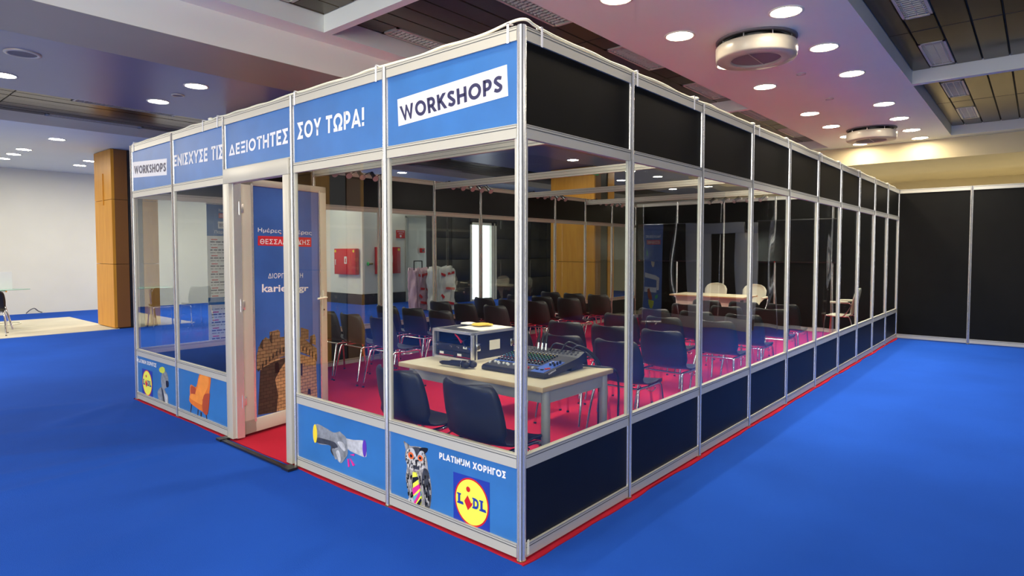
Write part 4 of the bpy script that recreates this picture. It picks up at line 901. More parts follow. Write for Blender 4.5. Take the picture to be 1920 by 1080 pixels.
for side_n, rows in (('left', rows_left), ('right', rows_right)):
    for r, (xb, ys) in enumerate(rows):
        for j, yl in enumerate(ys):
            pos = {'left': ['by the inner wall', 'in the middle', 'on the centre aisle'], 'right': ['on the centre aisle', 'in the middle', 'by the long glazed side']}[side_n][j]
            chair(xb+0.205+random.uniform(-0.01, 0.01), yl-0.20, random.uniform(-0.03, 0.03), 'black shell chair, %s block, %s row from mixer table, %s' % (side_n, ORD(r), pos), grp)
chair(0.272, 1.05, 0.02, 'black shell chair behind the mixer table, nearer the doorway')
chair(0.272, 0.455, -0.01, 'black shell chair behind the mixer table, nearest the booth corner')
# ---------------------------------------------------------------- mixer table and what stands on it
t = thing('table', 'pale wooden table with round grey legs carrying the mixing desk', 'table', (0.0, 0.0, 0.0085))
mb = MB(); mb.box(0.42, 0.20, 0.692, 1.15, 1.42, 0.719, 'table_edge', bev=0.003); mb.box(0.423, 0.203, 0.715, 1.147, 1.417, 0.7205, 'table_top'); mb.build('tabletop', t)
for (x, y) in ((0.500, 0.24), (0.500, 1.36), (1.095, 0.24), (1.095, 1.36)):
    mb = MB(); mb.cyl((x, y, 0.004), (x, y, 0.692), 0.026, 'grey_metal', n=20); mb.cyl((x, y, 0.0), (x, y, 0.02), 0.029, 'ink', n=16); mb.build('leg', t)
mb = MB()
for b in [(0.490, 0.265, 0.615, 0.512, 1.335, 0.692), (1.083, 0.265, 0.615, 1.105, 1.335, 0.692), (0.526, 0.229, 0.615, 1.07, 0.251, 0.692), (0.526, 1.349, 0.615, 1.07, 1.371, 0.692)]: mb.box(*b, 'grey_metal')
mb.build('apron', t)
TZ = 0.730
# mixing desk: local x = away from the operator, y = operator's left
t = thing('mixing_desk', 'black audio mixing desk with coloured knobs and a blue strip on the table', 'mixing desk', (0.60, 0.325, TZ), 0.03)
WY, DX = 0.485, 0.46
def zt(x): return 0.030+0.060*x/DX
mb = MB()
prof = [(0.0, 0.004), (0.0, 0.022), (0.012, 0.032), (0.36, zt(0.36)), (DX-0.03, zt(0.36)+0.026), (DX, zt(0.36)+0.018), (DX, 0.040), (0.05, 0.004)]
n = len(prof); vs = [(x, 0.0, z) for x, z in prof]+[(x, WY, z) for x, z in prof]
mb.add(vs, [tuple(range(n)), tuple(range(2*n-1, n-1, -1))]+[(i, n+i, n+(i+1) % n, (i+1) % n) for i in range(n)], 'mixer_body'); mb.build('body', t)
mb = MB(); mb.box(0.30, 0.01, 0.0, 0.43, 0.06, 0.07, 'mixer_body', bev=0.004); mb.box(0.30, WY-0.06, 0.0, 0.43, WY-0.01, 0.07, 'mixer_body', bev=0.004); mb.build('rear_foot', t)
def onface(x, y, dz=0.0): return (x, y, zt(x)+dz+0.001)
def strip(x0, x1, y0, y1, m, h=0.0012):
    mb = MB(); vs = [(x0, y0, zt(x0)), (x1, y0, zt(x1)), (x1, y1, zt(x1)), (x0, y1, zt(x0))]; vs += [(a, b, c+h+0.0008) for a, b, c in vs]
    return mb.add(vs, [(0, 3, 2, 1), (4, 5, 6, 7), (0, 1, 5, 4), (1, 2, 6, 5), (2, 3, 7, 6), (3, 0, 4, 7)], m)
mb = strip(0.015, 0.24, 0.02, 0.115, 'mixer_blue'); mb.build('blue_section', t, label='blue painted control section')
mb = strip(0.118, 0.128, 0.12, 0.48, 'mixer_blue'); mb.build('blue_line', t, label='thin blue printed line')
kn = MB(); cols = ['knob_white', 'knob_red', 'knob_cyan', 'knob_cyan', 'knob_green', 'knob_green', 'knob_yellow', 'knob_white']
for c in range(13):
    y = 0.140+c*0.027
    for r in range(8):
        x = 0.145+r*0.0265; a = onface(x, y); b = onface(x-0.003, y, 0.011); kn.cyl(a, b, 0.006, 'ink', 0.005, n=7); kn.cyl(b, (b[0], b[1], b[2]+0.0025), 0.0042, cols[r], n=6)
kn.build('channel_knobs', t, label='rows of small knobs with coloured caps', kind='stuff')
for c in range(14):
    y = 0.135+c*0.0255; mb = MB(); x = 0.045+0.03*random.random()
    mb.box(0.022, y-0.0012, zt(0.022)+0.001, 0.105, y+0.0012, zt(0.105)-0.010, 'ink'); mb.box(x, y-0.0055, zt(x), x+0.016, y+0.0055, zt(x)+0.012, 'knob_white' if c != 1 else 'knob_red', bev=0.002); mb.build('fader', t)
for k in range(5):
    x, y = 0.150+(k % 3)*0.03, 0.035+(k//3)*0.03; mb = MB(); mb.cyl(onface(x, y), onface(x, y, 0.016), 0.0075, 'ink', n=10); mb.cyl(onface(x, y, 0.016), onface(x, y, 0.019), 0.006, 'knob_white' if k > 2 else 'ink', n=10); mb.build('knob', t)
for (x, y, m) in [(0.05, 0.06, 'ink'), (0.05, 0.095, 'ink'), (0.072, 0.045, 'knob_red'), (0.085, 0.035, 'knob_red')]:
    mb = MB(); mb.box(x, y-0.009, zt(x), x+0.014, y+0.009, zt(x)+0.009, m, bev=0.002); mb.build('button', t)
sock = MB()
for c in range(14):
    for r in range(2): x = 0.385+r*0.026; y = 0.035+c*0.031; z = zt(0.36)+0.007+r*0.010; sock.cyl((x, y, z), (x-0.003, y, z+0.006), 0.008, 'chrome', n=8); sock.cyl((x-0.003, y, z+0.006), (x-0.0034, y, z+0.007), 0.0045, 'ink', n=6)
sock.build('sockets', t, kind='stuff')
Mn = Matrix(((0.97, 0, -0.24, 0.05), (0, 0, -1, -0.0012), (0.24, 1, 0, 0.0), (0, 0, 0, 1)))
MS = Matrix.Translation((0.0, 0.0, 0.0)) @ plane((0, -0.0002, 0), (1, 0, 0), (0, -1, 0))
text_mesh('YAMAHA', [(0.035, 0.030), (0.115, 0.046), (0.115, 0.034), (0.035, 0.018)], MS, 'white_print', 0.03, 1, 0.001, 'lettering', t)
# plugged connectors and the leads that drop to the floor
cb = thing('audio_leads', 'black audio leads plugged into the mixing desk and hanging to the floor', 'cable', (0, 0, 0))
for k in range(3):
    y = 0.62+k*0.032; mb = MB(); mb.cyl((1.0, y, 0.82), (1.005, y, 0.865), 0.009, 'chrome', n=10); mb.cyl((1.005, y, 0.865), (1.012, y, 0.91), 0.0085, 'ink', 0.005, n=10); mb.tube([(1.012, y, 0.905), (1.03, y+0.01, 0.935), (1.08, y+0.05, 0.925), (1.13, y+0.12, 0.83), (1.17, y+0.2, 0.735)], 0.0035, 'ink'); mb.build('plug', cb)
paths = [[(1.00, 0.50, 0.82), (1.02, 0.46, 0.885), (1.06, 0.40, 0.86), (1.12, 0.34, 0.80), (1.165, 0.32, 0.70), (1.18, 0.33, 0.45), (1.17, 0.33, 0.2), (1.16, 0.36, 0.02)],
         [(1.02, 0.44, 0.82), (1.05, 0.40, 0.865), (1.10, 0.33, 0.82), (1.17, 0.30, 0.70), (1.19, 0.31, 0.4), (1.20, 0.33, 0.02)],
         [(0.99, 0.58, 0.82), (1.01, 0.55, 0.87), (1.06, 0.45, 0.84), (1.13, 0.33, 0.78), (1.175, 0.31, 0.66), (1.17, 0.32, 0.3), (1.24, 0.28, 0.02)],
         [(1.04, 0.42, 0.74), (1.12, 0.28, 0.735), (1.17, 0.20, 0.715), (1.19, 0.185, 0.6), (1.19, 0.18, 0.3), (1.25, 0.10, 0.02)]]
for p in paths: mb = MB(); mb.tube(p, 0.0065, 'ink'); mb.build('lead', cb)
mb = MB(); mb.tube([(1.178, 0.315, 0.56), (1.181, 0.325, 0.50), (1.176, 0.33, 0.42)], 0.011, 'chrome'); mb.build('tape_wrap', cb, label='shiny tape around the leads')
# rack case
t = thing('rack_case', 'black flight case with silver edges and rack receivers on the table', 'rack case', (0.70, 1.00, TZ), -0.03)
D_, W_, Hc = 0.42, 0.40, 0.20
mb = MB(); mb.box(0.01, 0.0, 0, D_, 0.008, Hc, 'case_black'); mb.box(0.01, W_-0.008, 0, D_, W_, Hc, 'case_black'); mb.box(0.01, 0, 0.0, D_, W_, 0.012, 'case_black'); mb.box(0.01, 0, Hc-0.012, D_, W_, Hc, 'case_black'); mb.build('shell', t)
mb = MB()
for y in (-0.002, W_-0.016):
    for z in (-0.002+0.002, Hc-0.016): mb.box(-0.0, y, z, D_, y+0.018, z+0.018, 'alu')
    mb.box(-0.002, y, 0, 0.016, y+0.018, Hc, 'alu'); mb.box(D_-0.016, y, 0, D_+0.002, y+0.018, Hc, 'alu'); mb.box(0.03, y+0.001, 0.01, 0.045, y+0.017, Hc, 'alu')
for z in (0.0, Hc-0.016): mb.box(-0.002, 0, z, 0.016, W_, z+0.018, 'alu'); mb.box(D_-0.016, 0, z, D_+0.002, W_, z+0.018, 'alu')
mb.build('edge_trim', t, label='silver aluminium edge profile')
for i, (z0, z1) in enumerate([(0.018, 0.055), (0.058, 0.105)]):
    mb = MB(); mb.box(0.022, 0.018, z0, 0.36, W_-0.018, z1, 'case_black', bev=0.002)
    if i == 0:
        for y0 in (0.03, 0.21):
            mb.box(0.0205, y0, z0+0.004, 0.023, y0+0.15, z0+0.007, 'fire_red'); mb.box(0.0205, y0+0.015, z0+0.014, 0.023, y0+0.055, z0+0.028, 'ink'); mb.box(0.020, y0+0.10, z0+0.010, 0.023, y0+0.14, z0+0.026, 'paper')
    mb.build('rack_unit', t)
for y in (0.04, 0.15, 0.22, 0.36):
    mb = MB(); mb.cyl((0.012, y, 0.088), (0.022, y, 0.088), 0.006, 'chrome', n=10); mb.cyl((0.012, y+0.014, 0.092), (0.022, y+0.014, 0.092), 0.004, 'chrome', n=8); mb.build('socket', t)
mb = MB(); mb.box(0.018, 0.075, 0.083, 0.021, 0.11, 0.097, 'paper'); mb.build('label_plate', t)
mb = MB(); mb.box(0.16, -0.0035, 0.07, 0.26, 0.0, 0.135, 'paper'); mb.build('side_plate', t, label='grey paper plate on the side')
for x in (0.045, D_-0.04):
    mb = MB(); mb.box(x-0.015, -0.012, 0.075, x+0.02, 0.0, 0.125, 'chrome', bev=0.003); mb.cyl((x, -0.016, 0.10), (x, -0.004, 0.10), 0.014, 'brass', n=10); mb.build('latch', t)
mb = MB(); mb.box(0.03, W_, 0.07, 0.08, W_+0.014, 0.125, 'chrome', bev=0.003); mb.build('latch', t)
mb = MB(); mb.tube([(0.02, 0.13, 0.12), (0.0, 0.14, 0.16), (0.03, 0.2, 0.17), (0.06, 0.16, 0.12)], 0.005, 'fire_red'); mb.tube([(0.02, 0.09, 0.09), (0.0, 0.085, 0.14), (0.05, 0.09, 0.15)], 0.004, 'ink'); mb.build('patch_lead', t)
mb = MB(); mb.add([(0.80, 1.02, TZ+0.202), (1.10, 1.00, TZ+0.202), (1.115, 1.27, TZ+0.203), (0.83, 1.28, TZ+0.202), (0.80, 1.02, TZ+0.204), (1.10, 1.00, TZ+0.205), (1.115, 1.27, TZ+0.206), (0.83, 1.28, TZ+0.204)], [(0, 3, 2, 1), (4, 5, 6, 7), (0, 1, 5, 4), (1, 2, 6, 5), (2, 3, 7, 6), (3, 0, 4, 7)], 'paper')
mb.build('paper_sheet', label='white paper sheets lying on top of the rack case', cat='paper')
def lumpy(name, label, cat, c, r, m, seed, sc_=(1, 1, 1), amp=0.25, n1=24, n2=14):
    rr = random.Random(seed); ph = [rr.uniform(0, 6.28) for _ in range(12)]; vs = []; fs = []
    for i in range(n2+1):
        th = math.pi*i/n2
        for j in range(n1):
            a = 2*math.pi*j/n1
            k = 1+amp*(0.5*math.sin(3*a+ph[0])*math.sin(2*th+ph[1])+0.3*math.sin(5*a+ph[2]+3*th)+0.2*math.sin(9*a+ph[3]-4*th))
            vs.append((c[0]+r*k*sc_[0]*math.sin(th)*math.cos(a), c[1]+r*k*sc_[1]*math.sin(th)*math.sin(a), c[2]+r*sc_[2]+r*(1-amp*0.0)*sc_[2]*math.cos(th)))
    for i in range(n2):
        for j in range(n1): fs.append((i*n1+j, (i+1)*n1+j, (i+1)*n1+(j+1) % n1, i*n1+(j+1) % n1))
    mb = MB(); mb.add(vs, fs, m, True); return mb.build(name, label=label, cat=cat)
lumpy('cloth', 'crumpled yellow cloth lying on the rack case', 'cloth', (1.00, 1.20, TZ+0.207), 0.07, 'yellow_cloth', 4, (1.0, 1.1, 0.14), 0.3)
lumpy('cloth', 'crumpled white tissue beside the yellow cloth on the rack case', 'tissue', (1.0, 1.33, TZ+0.205), 0.055, 'paper', 9, (1.0, 1.1, 0.16), 0.3)
for i, (x, y, a, lab) in enumerate([(0.535, 0.99, -1.45, 'black handheld microphone lying before the rack case'), (0.575, 0.96, -1.60, 'second black handheld microphone lying behind the first one')]):
    t = thing('microphone', lab, 'microphone', (x, y, TZ+0.026), a, 'two handheld microphones on the table')
    mb = MB(); mb.cyl((-0.11, 0, -0.006), (0.06, 0, 0.0), 0.013, 'ink', 0.018, n=16); mb.cyl((-0.13, 0, -0.0065), (-0.11, 0, -0.006), 0.006, 'ink', 0.013, n=12); mb.build('body', t)
    mb = MB(); mb.lathe([(0.001, 0), (0.016, 0.006), (0.0245, 0.024), (0.0235, 0.042), (0.018, 0.055), (0.001, 0.058)], 'vent_grey' if False else 'ink', 16, M=Matrix.Translation((0.115, 0, 0.001)) @ Matrix.Rotation(-math.pi/2, 4, 'Y')); mb.build('grille', t)
    mb = MB(); mb.cyl((0.056, 0, 0), (0.060, 0, 0), 0.0245, 'chrome', n=16); mb.build('collar', t)

# ---------------------------------------------------------------- speakers' table and white chairs at the far end
t = thing('table', 'long pale wooden table with orange edge where the speakers sit', 'table', (8.15, 2.46, 0.0085))
mb = MB(); mb.box(-0.33, -0.65, 0.69, 0.33, 0.65, 0.714, 'orange_light' if False else 'table_edge', bev=0.003); mb.box(-0.327, -0.647, 0.71, 0.327, 0.647, 0.7155, 'table_top'); mb.build('tabletop', t)
mb = MB(); mb.box(-0.25, -0.56, 0.60, -0.235, 0.56, 0.69, 'grey_metal'); mb.box(-0.25, -0.56, 0.44, -0.238, 0.56, 0.60, 'white_paint'); mb.build('modesty_panel', t)
for y in (-0.57, 0.57):
    mb = MB(); mb.box(-0.05, y-0.02, 0.03, 0.02, y+0.02, 0.69, 'grey_metal', bev=0.004); mb.box(-0.30, y-0.025, 0.0, 0.28, y+0.025, 0.03, 'grey_metal', bev=0.004); mb.box(-0.28, y-0.02, 0.66, 0.28, y+0.02, 0.69, 'grey_metal', bev=0.004); mb.build('leg', t)
def white_chair(x, y, rz, label):
    t = thing('armchair', label, 'chair', (x, y, 0.0085), rz)
    prof = [(-0.27, 0.885, 0.02), (-0.272, 0.875, 0.11), (-0.268, 0.84, 0.17), (-0.255, 0.78, 0.205), (-0.235, 0.70, 0.205), (-0.215, 0.63, 0.175), (-0.198, 0.57, 0.120), (-0.185, 0.52, 0.10), (-0.165, 0.475, 0.115), (-0.12, 0.452, 0.16), (-0.05, 0.445, 0.195), (0.05, 0.45, 0.205), (0.13, 0.455, 0.195), (0.185, 0.445, 0.165), (0.205, 0.43, 0.12)]
    m = 8; vs = []; fs = []; n = len(prof)
    for off in (0, 1):
        for i, (x_, z_, hw) in enumerate(prof):
            a = prof[max(i-1, 0)]; b = prof[min(i+1, n-1)]; d = Vector((b[0]-a[0], 0, b[1]-a[1])).normalized(); nn = Vector((d.z, 0, -d.x))*(-1)
            for j in range(m+1):
                s = -1+2*j/m; bk = 1 if z_ > 0.5 else 0
                vs.append((x_-nn.x*0.012*off+0.03*s*s*bk, s*hw, z_-nn.z*0.012*off))
    W = m+1; N_ = n*W
    for i in range(n-1):
        for j in range(m): a = i*W+j; fs.append((a, a+1, a+W+1, a+W)); fs.append((N_+a, N_+a+W, N_+a+W+1, N_+a+1))
    rim = list(range(W))+[i*W+m for i in range(1, n)]+[(n-1)*W+j for j in range(m-1, -1, -1)]+[i*W for i in range(n-2, 0, -1)]
    for k in range(len(rim)): a, b = rim[k], rim[(k+1) % len(rim)]; fs.append((a, N_+a, N_+b, b))
    mb = MB(); mb.add(vs, fs, 'white_plastic', True); mb.build('shell', t)
    for s in (-1, 1):
        mb = MB(); mb.tube([(-0.26, s*0.21, 0), (-0.20, s*0.19, 0.30), (-0.16, s*0.175, 0.425), (-0.10, s*0.17, 0.432), (0.02, s*0.17, 0.432)], 0.009, 'chrome'); mb.build('leg', t)
        mb = MB(); mb.tube([(0.02, s*0.17, 0.432), (0.14, s*0.175, 0.435), (0.18, s*0.18, 0.41), (0.215, s*0.21, 0)], 0.009, 'chrome'); mb.build('leg', t)
        mb = MB(); mb.tube([(-0.05, s*0.17, 0.432), (-0.10, s*0.225, 0.46), (-0.19, s*0.24, 0.60), (-0.17, s*0.24, 0.655), (-0.05, s*0.24, 0.66), (0.05, s*0.24, 0.655)], 0.009, 'chrome'); a = mb.build('arm', t)
        mb = MB(); mb.cyl((-0.15, s*0.24, 0.668), (0.10, s*0.24, 0.660), 0.018, 'white_plastic', n=12); mb.build('armrest', a)
white_chair(8.62, 2.69, math.pi, 'white round-backed chair behind the speakers table, left one')
white_chair(8.62, 1.99, math.pi, 'white round-backed armchair behind the speakers table, right one')
white_chair(8.72, 0.58, math.pi/2, 'white armchair standing sideways by the long glazed side')
for i, (y0, y1) in enumerate([(3.42, 4.86), (0.86, 2.30)]):
    t = thing('wall_screen', 'black flat screen on the end wall, '+('left' if i == 0 else 'right')+' of the speakers table', 'screen', (9.82, (y0+y1)/2, 1.66))
    h = (y1-y0)/2; mb = MB(); mb.box(0.0, -h, -0.40, 0.05, h, 0.40, 'ink', bev=0.006); mb.build('case', t)
    mb = MB(); mb.box(-0.003, -h+0.02, -0.375, 0.002, h-0.02, 0.38, 'screen_black'); mb.build('glass', t)
    mb = MB(); mb.box(-0.006, 0.38 if i == 1 else h-0.06, -0.39, -0.001, 0.388 if i == 1 else h-0.052, -0.382, 'led_red'); mb.build('standby_light', t)

# ---------------------------------------------------------------- roll-up banners
def banner(name, label, x, y, rz, W, Hh, feet=True):
    t = thing(name, label, 'banner', (x, y, 0), rz)
    mb = MB(); mb.box(-W/2-0.01, -0.05, 0.02, W/2+0.01, 0.05, 0.085, 'alu', bev=0.012); mb.build('base', t)
    for s in (-1, 1): mb = MB(); mb.box(s*W*0.32-0.02, -0.13, 0.0, s*W*0.32+0.02, 0.13, 0.02, 'alu', bev=0.004); mb.build('foot', t)
    mb = MB(); mb.cyl((0, 0.03, 0.06), (0, 0.03, Hh-0.01), 0.008, 'alu', n=8); mb.build('pole', t)
    mb = MB(); mb.box(-W/2, -0.012, Hh-0.02, W/2, 0.012, Hh+0.01, 'alu', bev=0.004); mb.build('top_bar', t)
    return t
# programme banner beyond the inner wall, printed face towards the photographer
t = banner('roll_up_banner', 'roll-up banner with printed workshop programme behind the two left panes', 1.11, 5.32, 0.0, 0.52, 2.02)
mb = MB(); mb.box(-0.255, -0.004, 0.08, 0.255, 0.0, 2.0, 'white_print'); sh = mb.build('sheet', t)
M = plane((0, -0.0045, 0), (1, 0, 0), (0, -1, 0))
mb = MB(); mb.poly(rect(-0.255, 2.0, 0.255, 1.645), 0.001, 'print_blue', M); mb.poly(rect(-0.255, 0.945, 0.255, 0.86), 0.001, 'print_blue', M); mb.build('blue_field', sh, label='blue printed header and band')
mb = MB(); mb.poly(rect(-0.12, 1.905, 0.14, 1.85), 0.002, 'red_print', M); mb.poly(rect(-0.13, 1.81, 0.14, 1.73), 0.002, 'white_print', M); mb.build('header_boxes', sh, label='red and white title boxes')
text_mesh('Ημέρες Καριέρας', rect(-0.12, 1.96, 0.14, 1.915), M, 'white_print', 0.02, 1, 0.002, 'lettering', sh)
text_mesh('ΘΕΣΣΑΛΟΝΙΚΗΣ', rect(-0.11, 1.895, 0.13, 1.86), M, 'white_print', 0.01, 1, 0.003, 'lettering', sh)
stroke_text('WORKSHOPS', rect(-0.12, 1.795, 0.13, 1.745), M, 'navy_print', 0.21, 0.13, 0.4, 0.003, 'lettering', sh)
text_mesh('Παρασκευή', rect(-0.17, 1.71, 0.10, 1.665), M, 'white_print', 0.01, 1, 0.002, 'lettering', sh)
text_mesh('Σάββατο', rect(-0.08, 0.93, 0.08, 0.885), M, 'white_print', 0.02, 1, 0.002, 'lettering', sh)
mb = MB(); rr = random.Random(5); z = 1.61; k = 0
mr_ = MB()
while z > 0.16:
    if not (0.845 < z < 0.965):
        if k % 3 == 0: mr_.poly(rect(-0.21, z, -0.14, z-0.012), 0.001, 'red_print', M)
        elif k % 3 == 1:
            x = -0.22
            while x < 0.13: w_ = rr.uniform(0.02, 0.07); mb.poly(rect(x, z, x+w_, z-0.013), 0.001, 'navy_print', M); x += w_+0.01
        else:
            x = -0.22
            while x < 0.0: w_ = rr.uniform(0.02, 0.06); mb.poly(rect(x, z, x+w_, z-0.010), 0.001, 'grey_print', M); x += w_+0.012
    z -= 0.033 if k % 3 else 0.026; k += 1
mb.build('programme_lines', sh, kind='stuff'); mr_.build('time_lines', sh, label='short red lines', kind='stuff')
# coffee banner out in the aisle; the photograph shows it only as a reflection in the panes
bx0, by0, bx1, by1 = 8.85, -4.36, 9.03, -3.73
t = banner('roll_up_banner', 'blue roll-up banner with coffee cups reflected in the long glazed side', (bx0+bx1)/2, (by0+by1)/2, math.atan2(by0-by1, bx0-bx1), 0.66, 2.0)
mb = MB(); mb.box(-0.325, -0.004, 0.08, 0.325, 0.0, 1.99, 'print_blue_deep'); sh = mb.build('sheet', t)
text_mesh('Ημέρες Καριέρας', rect(-0.27, 1.80, 0.27, 1.72), M, 'white_print', 0.02, 1, 0.002, 'lettering', sh)
mb = MB(); mb.poly(rect(-0.27, 1.69, 0.23, 1.60), 0.001, 'red_print', M); mb.build('red_band', sh)
text_mesh('ΘΕΣΣΑΛΟΝΙΚΗΣ', rect(-0.25, 1.675, 0.21, 1.615), M, 'white_print', 0.01, 1, 0.002, 'lettering', sh)
def cup(cx, cz, s): return [(cx-s, cz+s*0.5), (cx+s, cz+s*0.8), (cx+s*0.85, cz), (cx+s*0.3, cz-s*0.7), (cx-s*0.4, cz-s*0.8), (cx-s*0.85, cz-s*0.2)]
mb = MB(); mb.poly(cup(-0.02, 1.22, 0.075), 0.001, 'cream_paint', M); mb.poly(cup(0.02, 0.42, 0.12), 0.001, 'lime_print', M); mb.poly([(0.06, 0.5), (0.16, 0.56), (0.20, 0.72), (0.12, 0.74), (0.02, 0.62), (-0.03, 0.52)], 0.0015, 'orange_dark', M); mb.poly([(-0.26, 0.95), (-0.17, 0.98), (-0.19, 0.70), (-0.25, 0.70)], 0.001, 'paper', M); mb.build('cups', sh, label='drawn coffee cups')
mb = MB(); mb.poly([(0.20, 1.45), (0.25, 1.52), (0.23, 1.40), (0.19, 1.36)], 0.001, 'knob_green', M); mb.poly([(-0.22, 0.62), (-0.13, 0.58), (-0.16, 0.52), (-0.23, 0.55)], 0.001, 'knob_green', M); mb.build('leaves', sh)
mb = MB(); mb.poly([(-0.18, 0.99), (0.30, 1.05), (0.30, 0.96), (-0.18, 0.90)], 0.001, 'white_print', M); mb.poly([(-0.18, 0.75), (0.30, 0.77), (0.30, 0.67), (-0.18, 0.65)], 0.001, 'white_print', M); mb.build('white_ribbons', sh)
# light grey frames out in the aisle, mirrored in the panes
t = thing('display_frame', 'light grey display frame reflected in the long glazed side', 'frame', (9.3, -2.9, 0), -math.pi/2)
for x in (-0.55, 0.35): mb = MB(); mb.box(x-0.13, -0.03, 0.0, x+0.13, 0.03, 1.95, 'grey_frame', bev=0.004); mb.build('upright', t)
mb = MB(); mb.box(-0.68, -0.035, 1.80, 0.48, 0.035, 2.0, 'grey_frame', bev=0.004); mb.build('lintel', t)
mb = MB(); mb.box(-0.68, -0.04, 0.0, 1.1, 0.04, 0.22, 'grey_frame', bev=0.004); mb.build('plinth', t)

# ---------------------------------------------------------------- things in the hall beyond
def hose_box(label, loc, rz, W, Hh, sticker=True):
    t = thing('fire_hose_cabinet', label, 'fire cabinet', loc, rz)
    mb = MB(); mb.box(-W/2, -0.12, -Hh/2, W/2, 0.0, Hh/2, 'fire_red', bev=0.006); mb.build('body', t)
    mb = MB(); mb.box(-W/2+0.03, -0.128, -Hh/2+0.03, W/2-0.03, -0.119, Hh/2-0.03, 'fire_red', bev=0.003); d = mb.build('door', t)
    mb = MB(); mb.box(-W/2+0.07, -0.145, -0.10, -W/2+0.10, -0.127, 0.06, 'paper', bev=0.003); mb.build('handle', d)
    mb = MB(); mb.box(0.0, -0.131, -0.06, 0.12, -0.1275, 0.14, 'paper'); mb.poly([(0.04, -0.03), (0.085, -0.03), (0.08, 0.04), (0.095, 0.05), (0.063, 0.11), (0.035, 0.05)], 0.002, 'fire_red', plane((0, -0.131, 0), (1, 0, 0), (0, -1, 0))); mb.build('sticker', d, label='white sticker with a red extinguisher')
    mb = MB()
    for s in (-1, 1): mb.cyl((s*(W/2-0.07), -0.127, Hh/2-0.07), (s*(W/2-0.07), -0.1305, Hh/2-0.07), 0.04, 'yellow_print', n=16)
    mb.build('corner_disc', d, label='round yellow stickers')
hose_box('square red fire hose cabinet on the pale wall, left one with yellow corner stickers', (7.975, 12.93, 1.19), -math.pi/2, 1.0, 0.72)
hose_box('red fire cabinet on the pale wall, right one half behind the post', (8.80, 12.275, 1.22), 0, 0.82, 0.75)
t = thing('fire_sign', 'red sign with white lettering above the right fire cabinet', 'sign', (9.32, 12.29, 1.97)); mb = MB(); mb.box(-0.16, -0.01, -0.115, 0.16, 0.0, 0.115, 'fire_red'); mb.build('plate', t)
Mq = plane((0, -0.0105, 0), (1, 0, 0), (0, -1, 0))
text_mesh('ΠΥΡΟΣΒΕΣΤΙΚΗ', rect(-0.13, 0.09, 0.13, 0.055), Mq, 'white_print', 0.02, 1, 0.001, 'lettering', t); text_mesh('ΦΩΛΙΑ', rect(-0.07, 0.035, 0.07, 0.0), Mq, 'white_print', 0.02, 1, 0.001, 'lettering', t)
mb = MB(); mb.cyl((0, -0.0105, -0.055), (0, -0.013, -0.055), 0.035, 'white_print', n=18); mb.build('pictogram', t)
t = thing('alarm_button', 'small red alarm call point on the grey door side', 'alarm', (10.15, 12.30, 1.50)); mb = MB(); mb.box(-0.07, -0.06, -0.07, 0.07, 0.03, 0.07, 'fire_red', bev=0.006); mb.build('box', t); mb = MB(); mb.box(-0.035, -0.064, -0.035, 0.035, -0.058, 0.035, 'ink'); mb.build('window', t)
t = thing('hose_valve', 'brass hose valve between the two red fire cabinets', 'valve', (8.20, 12.29, 1.13)); mb = MB(); mb.cyl((0, 0, 0), (0, -0.10, 0), 0.03, 'brass'); mb.cyl((-0.06, -0.08, 0.0), (0.07, -0.08, 0.0), 0.028, 'brass'); mb.build('body', t); mb = MB(); mb.lathe([(0.02, 0), (0.055, 0.005), (0.055, 0.02), (0.02, 0.022)], 'knob_green', 14, (0, 0, 0), M=Matrix.Translation((-0.07, -0.08, 0)) @ Matrix.Rotation(-math.pi/2, 4, 'Y')); mb.build('hand_wheel', t)
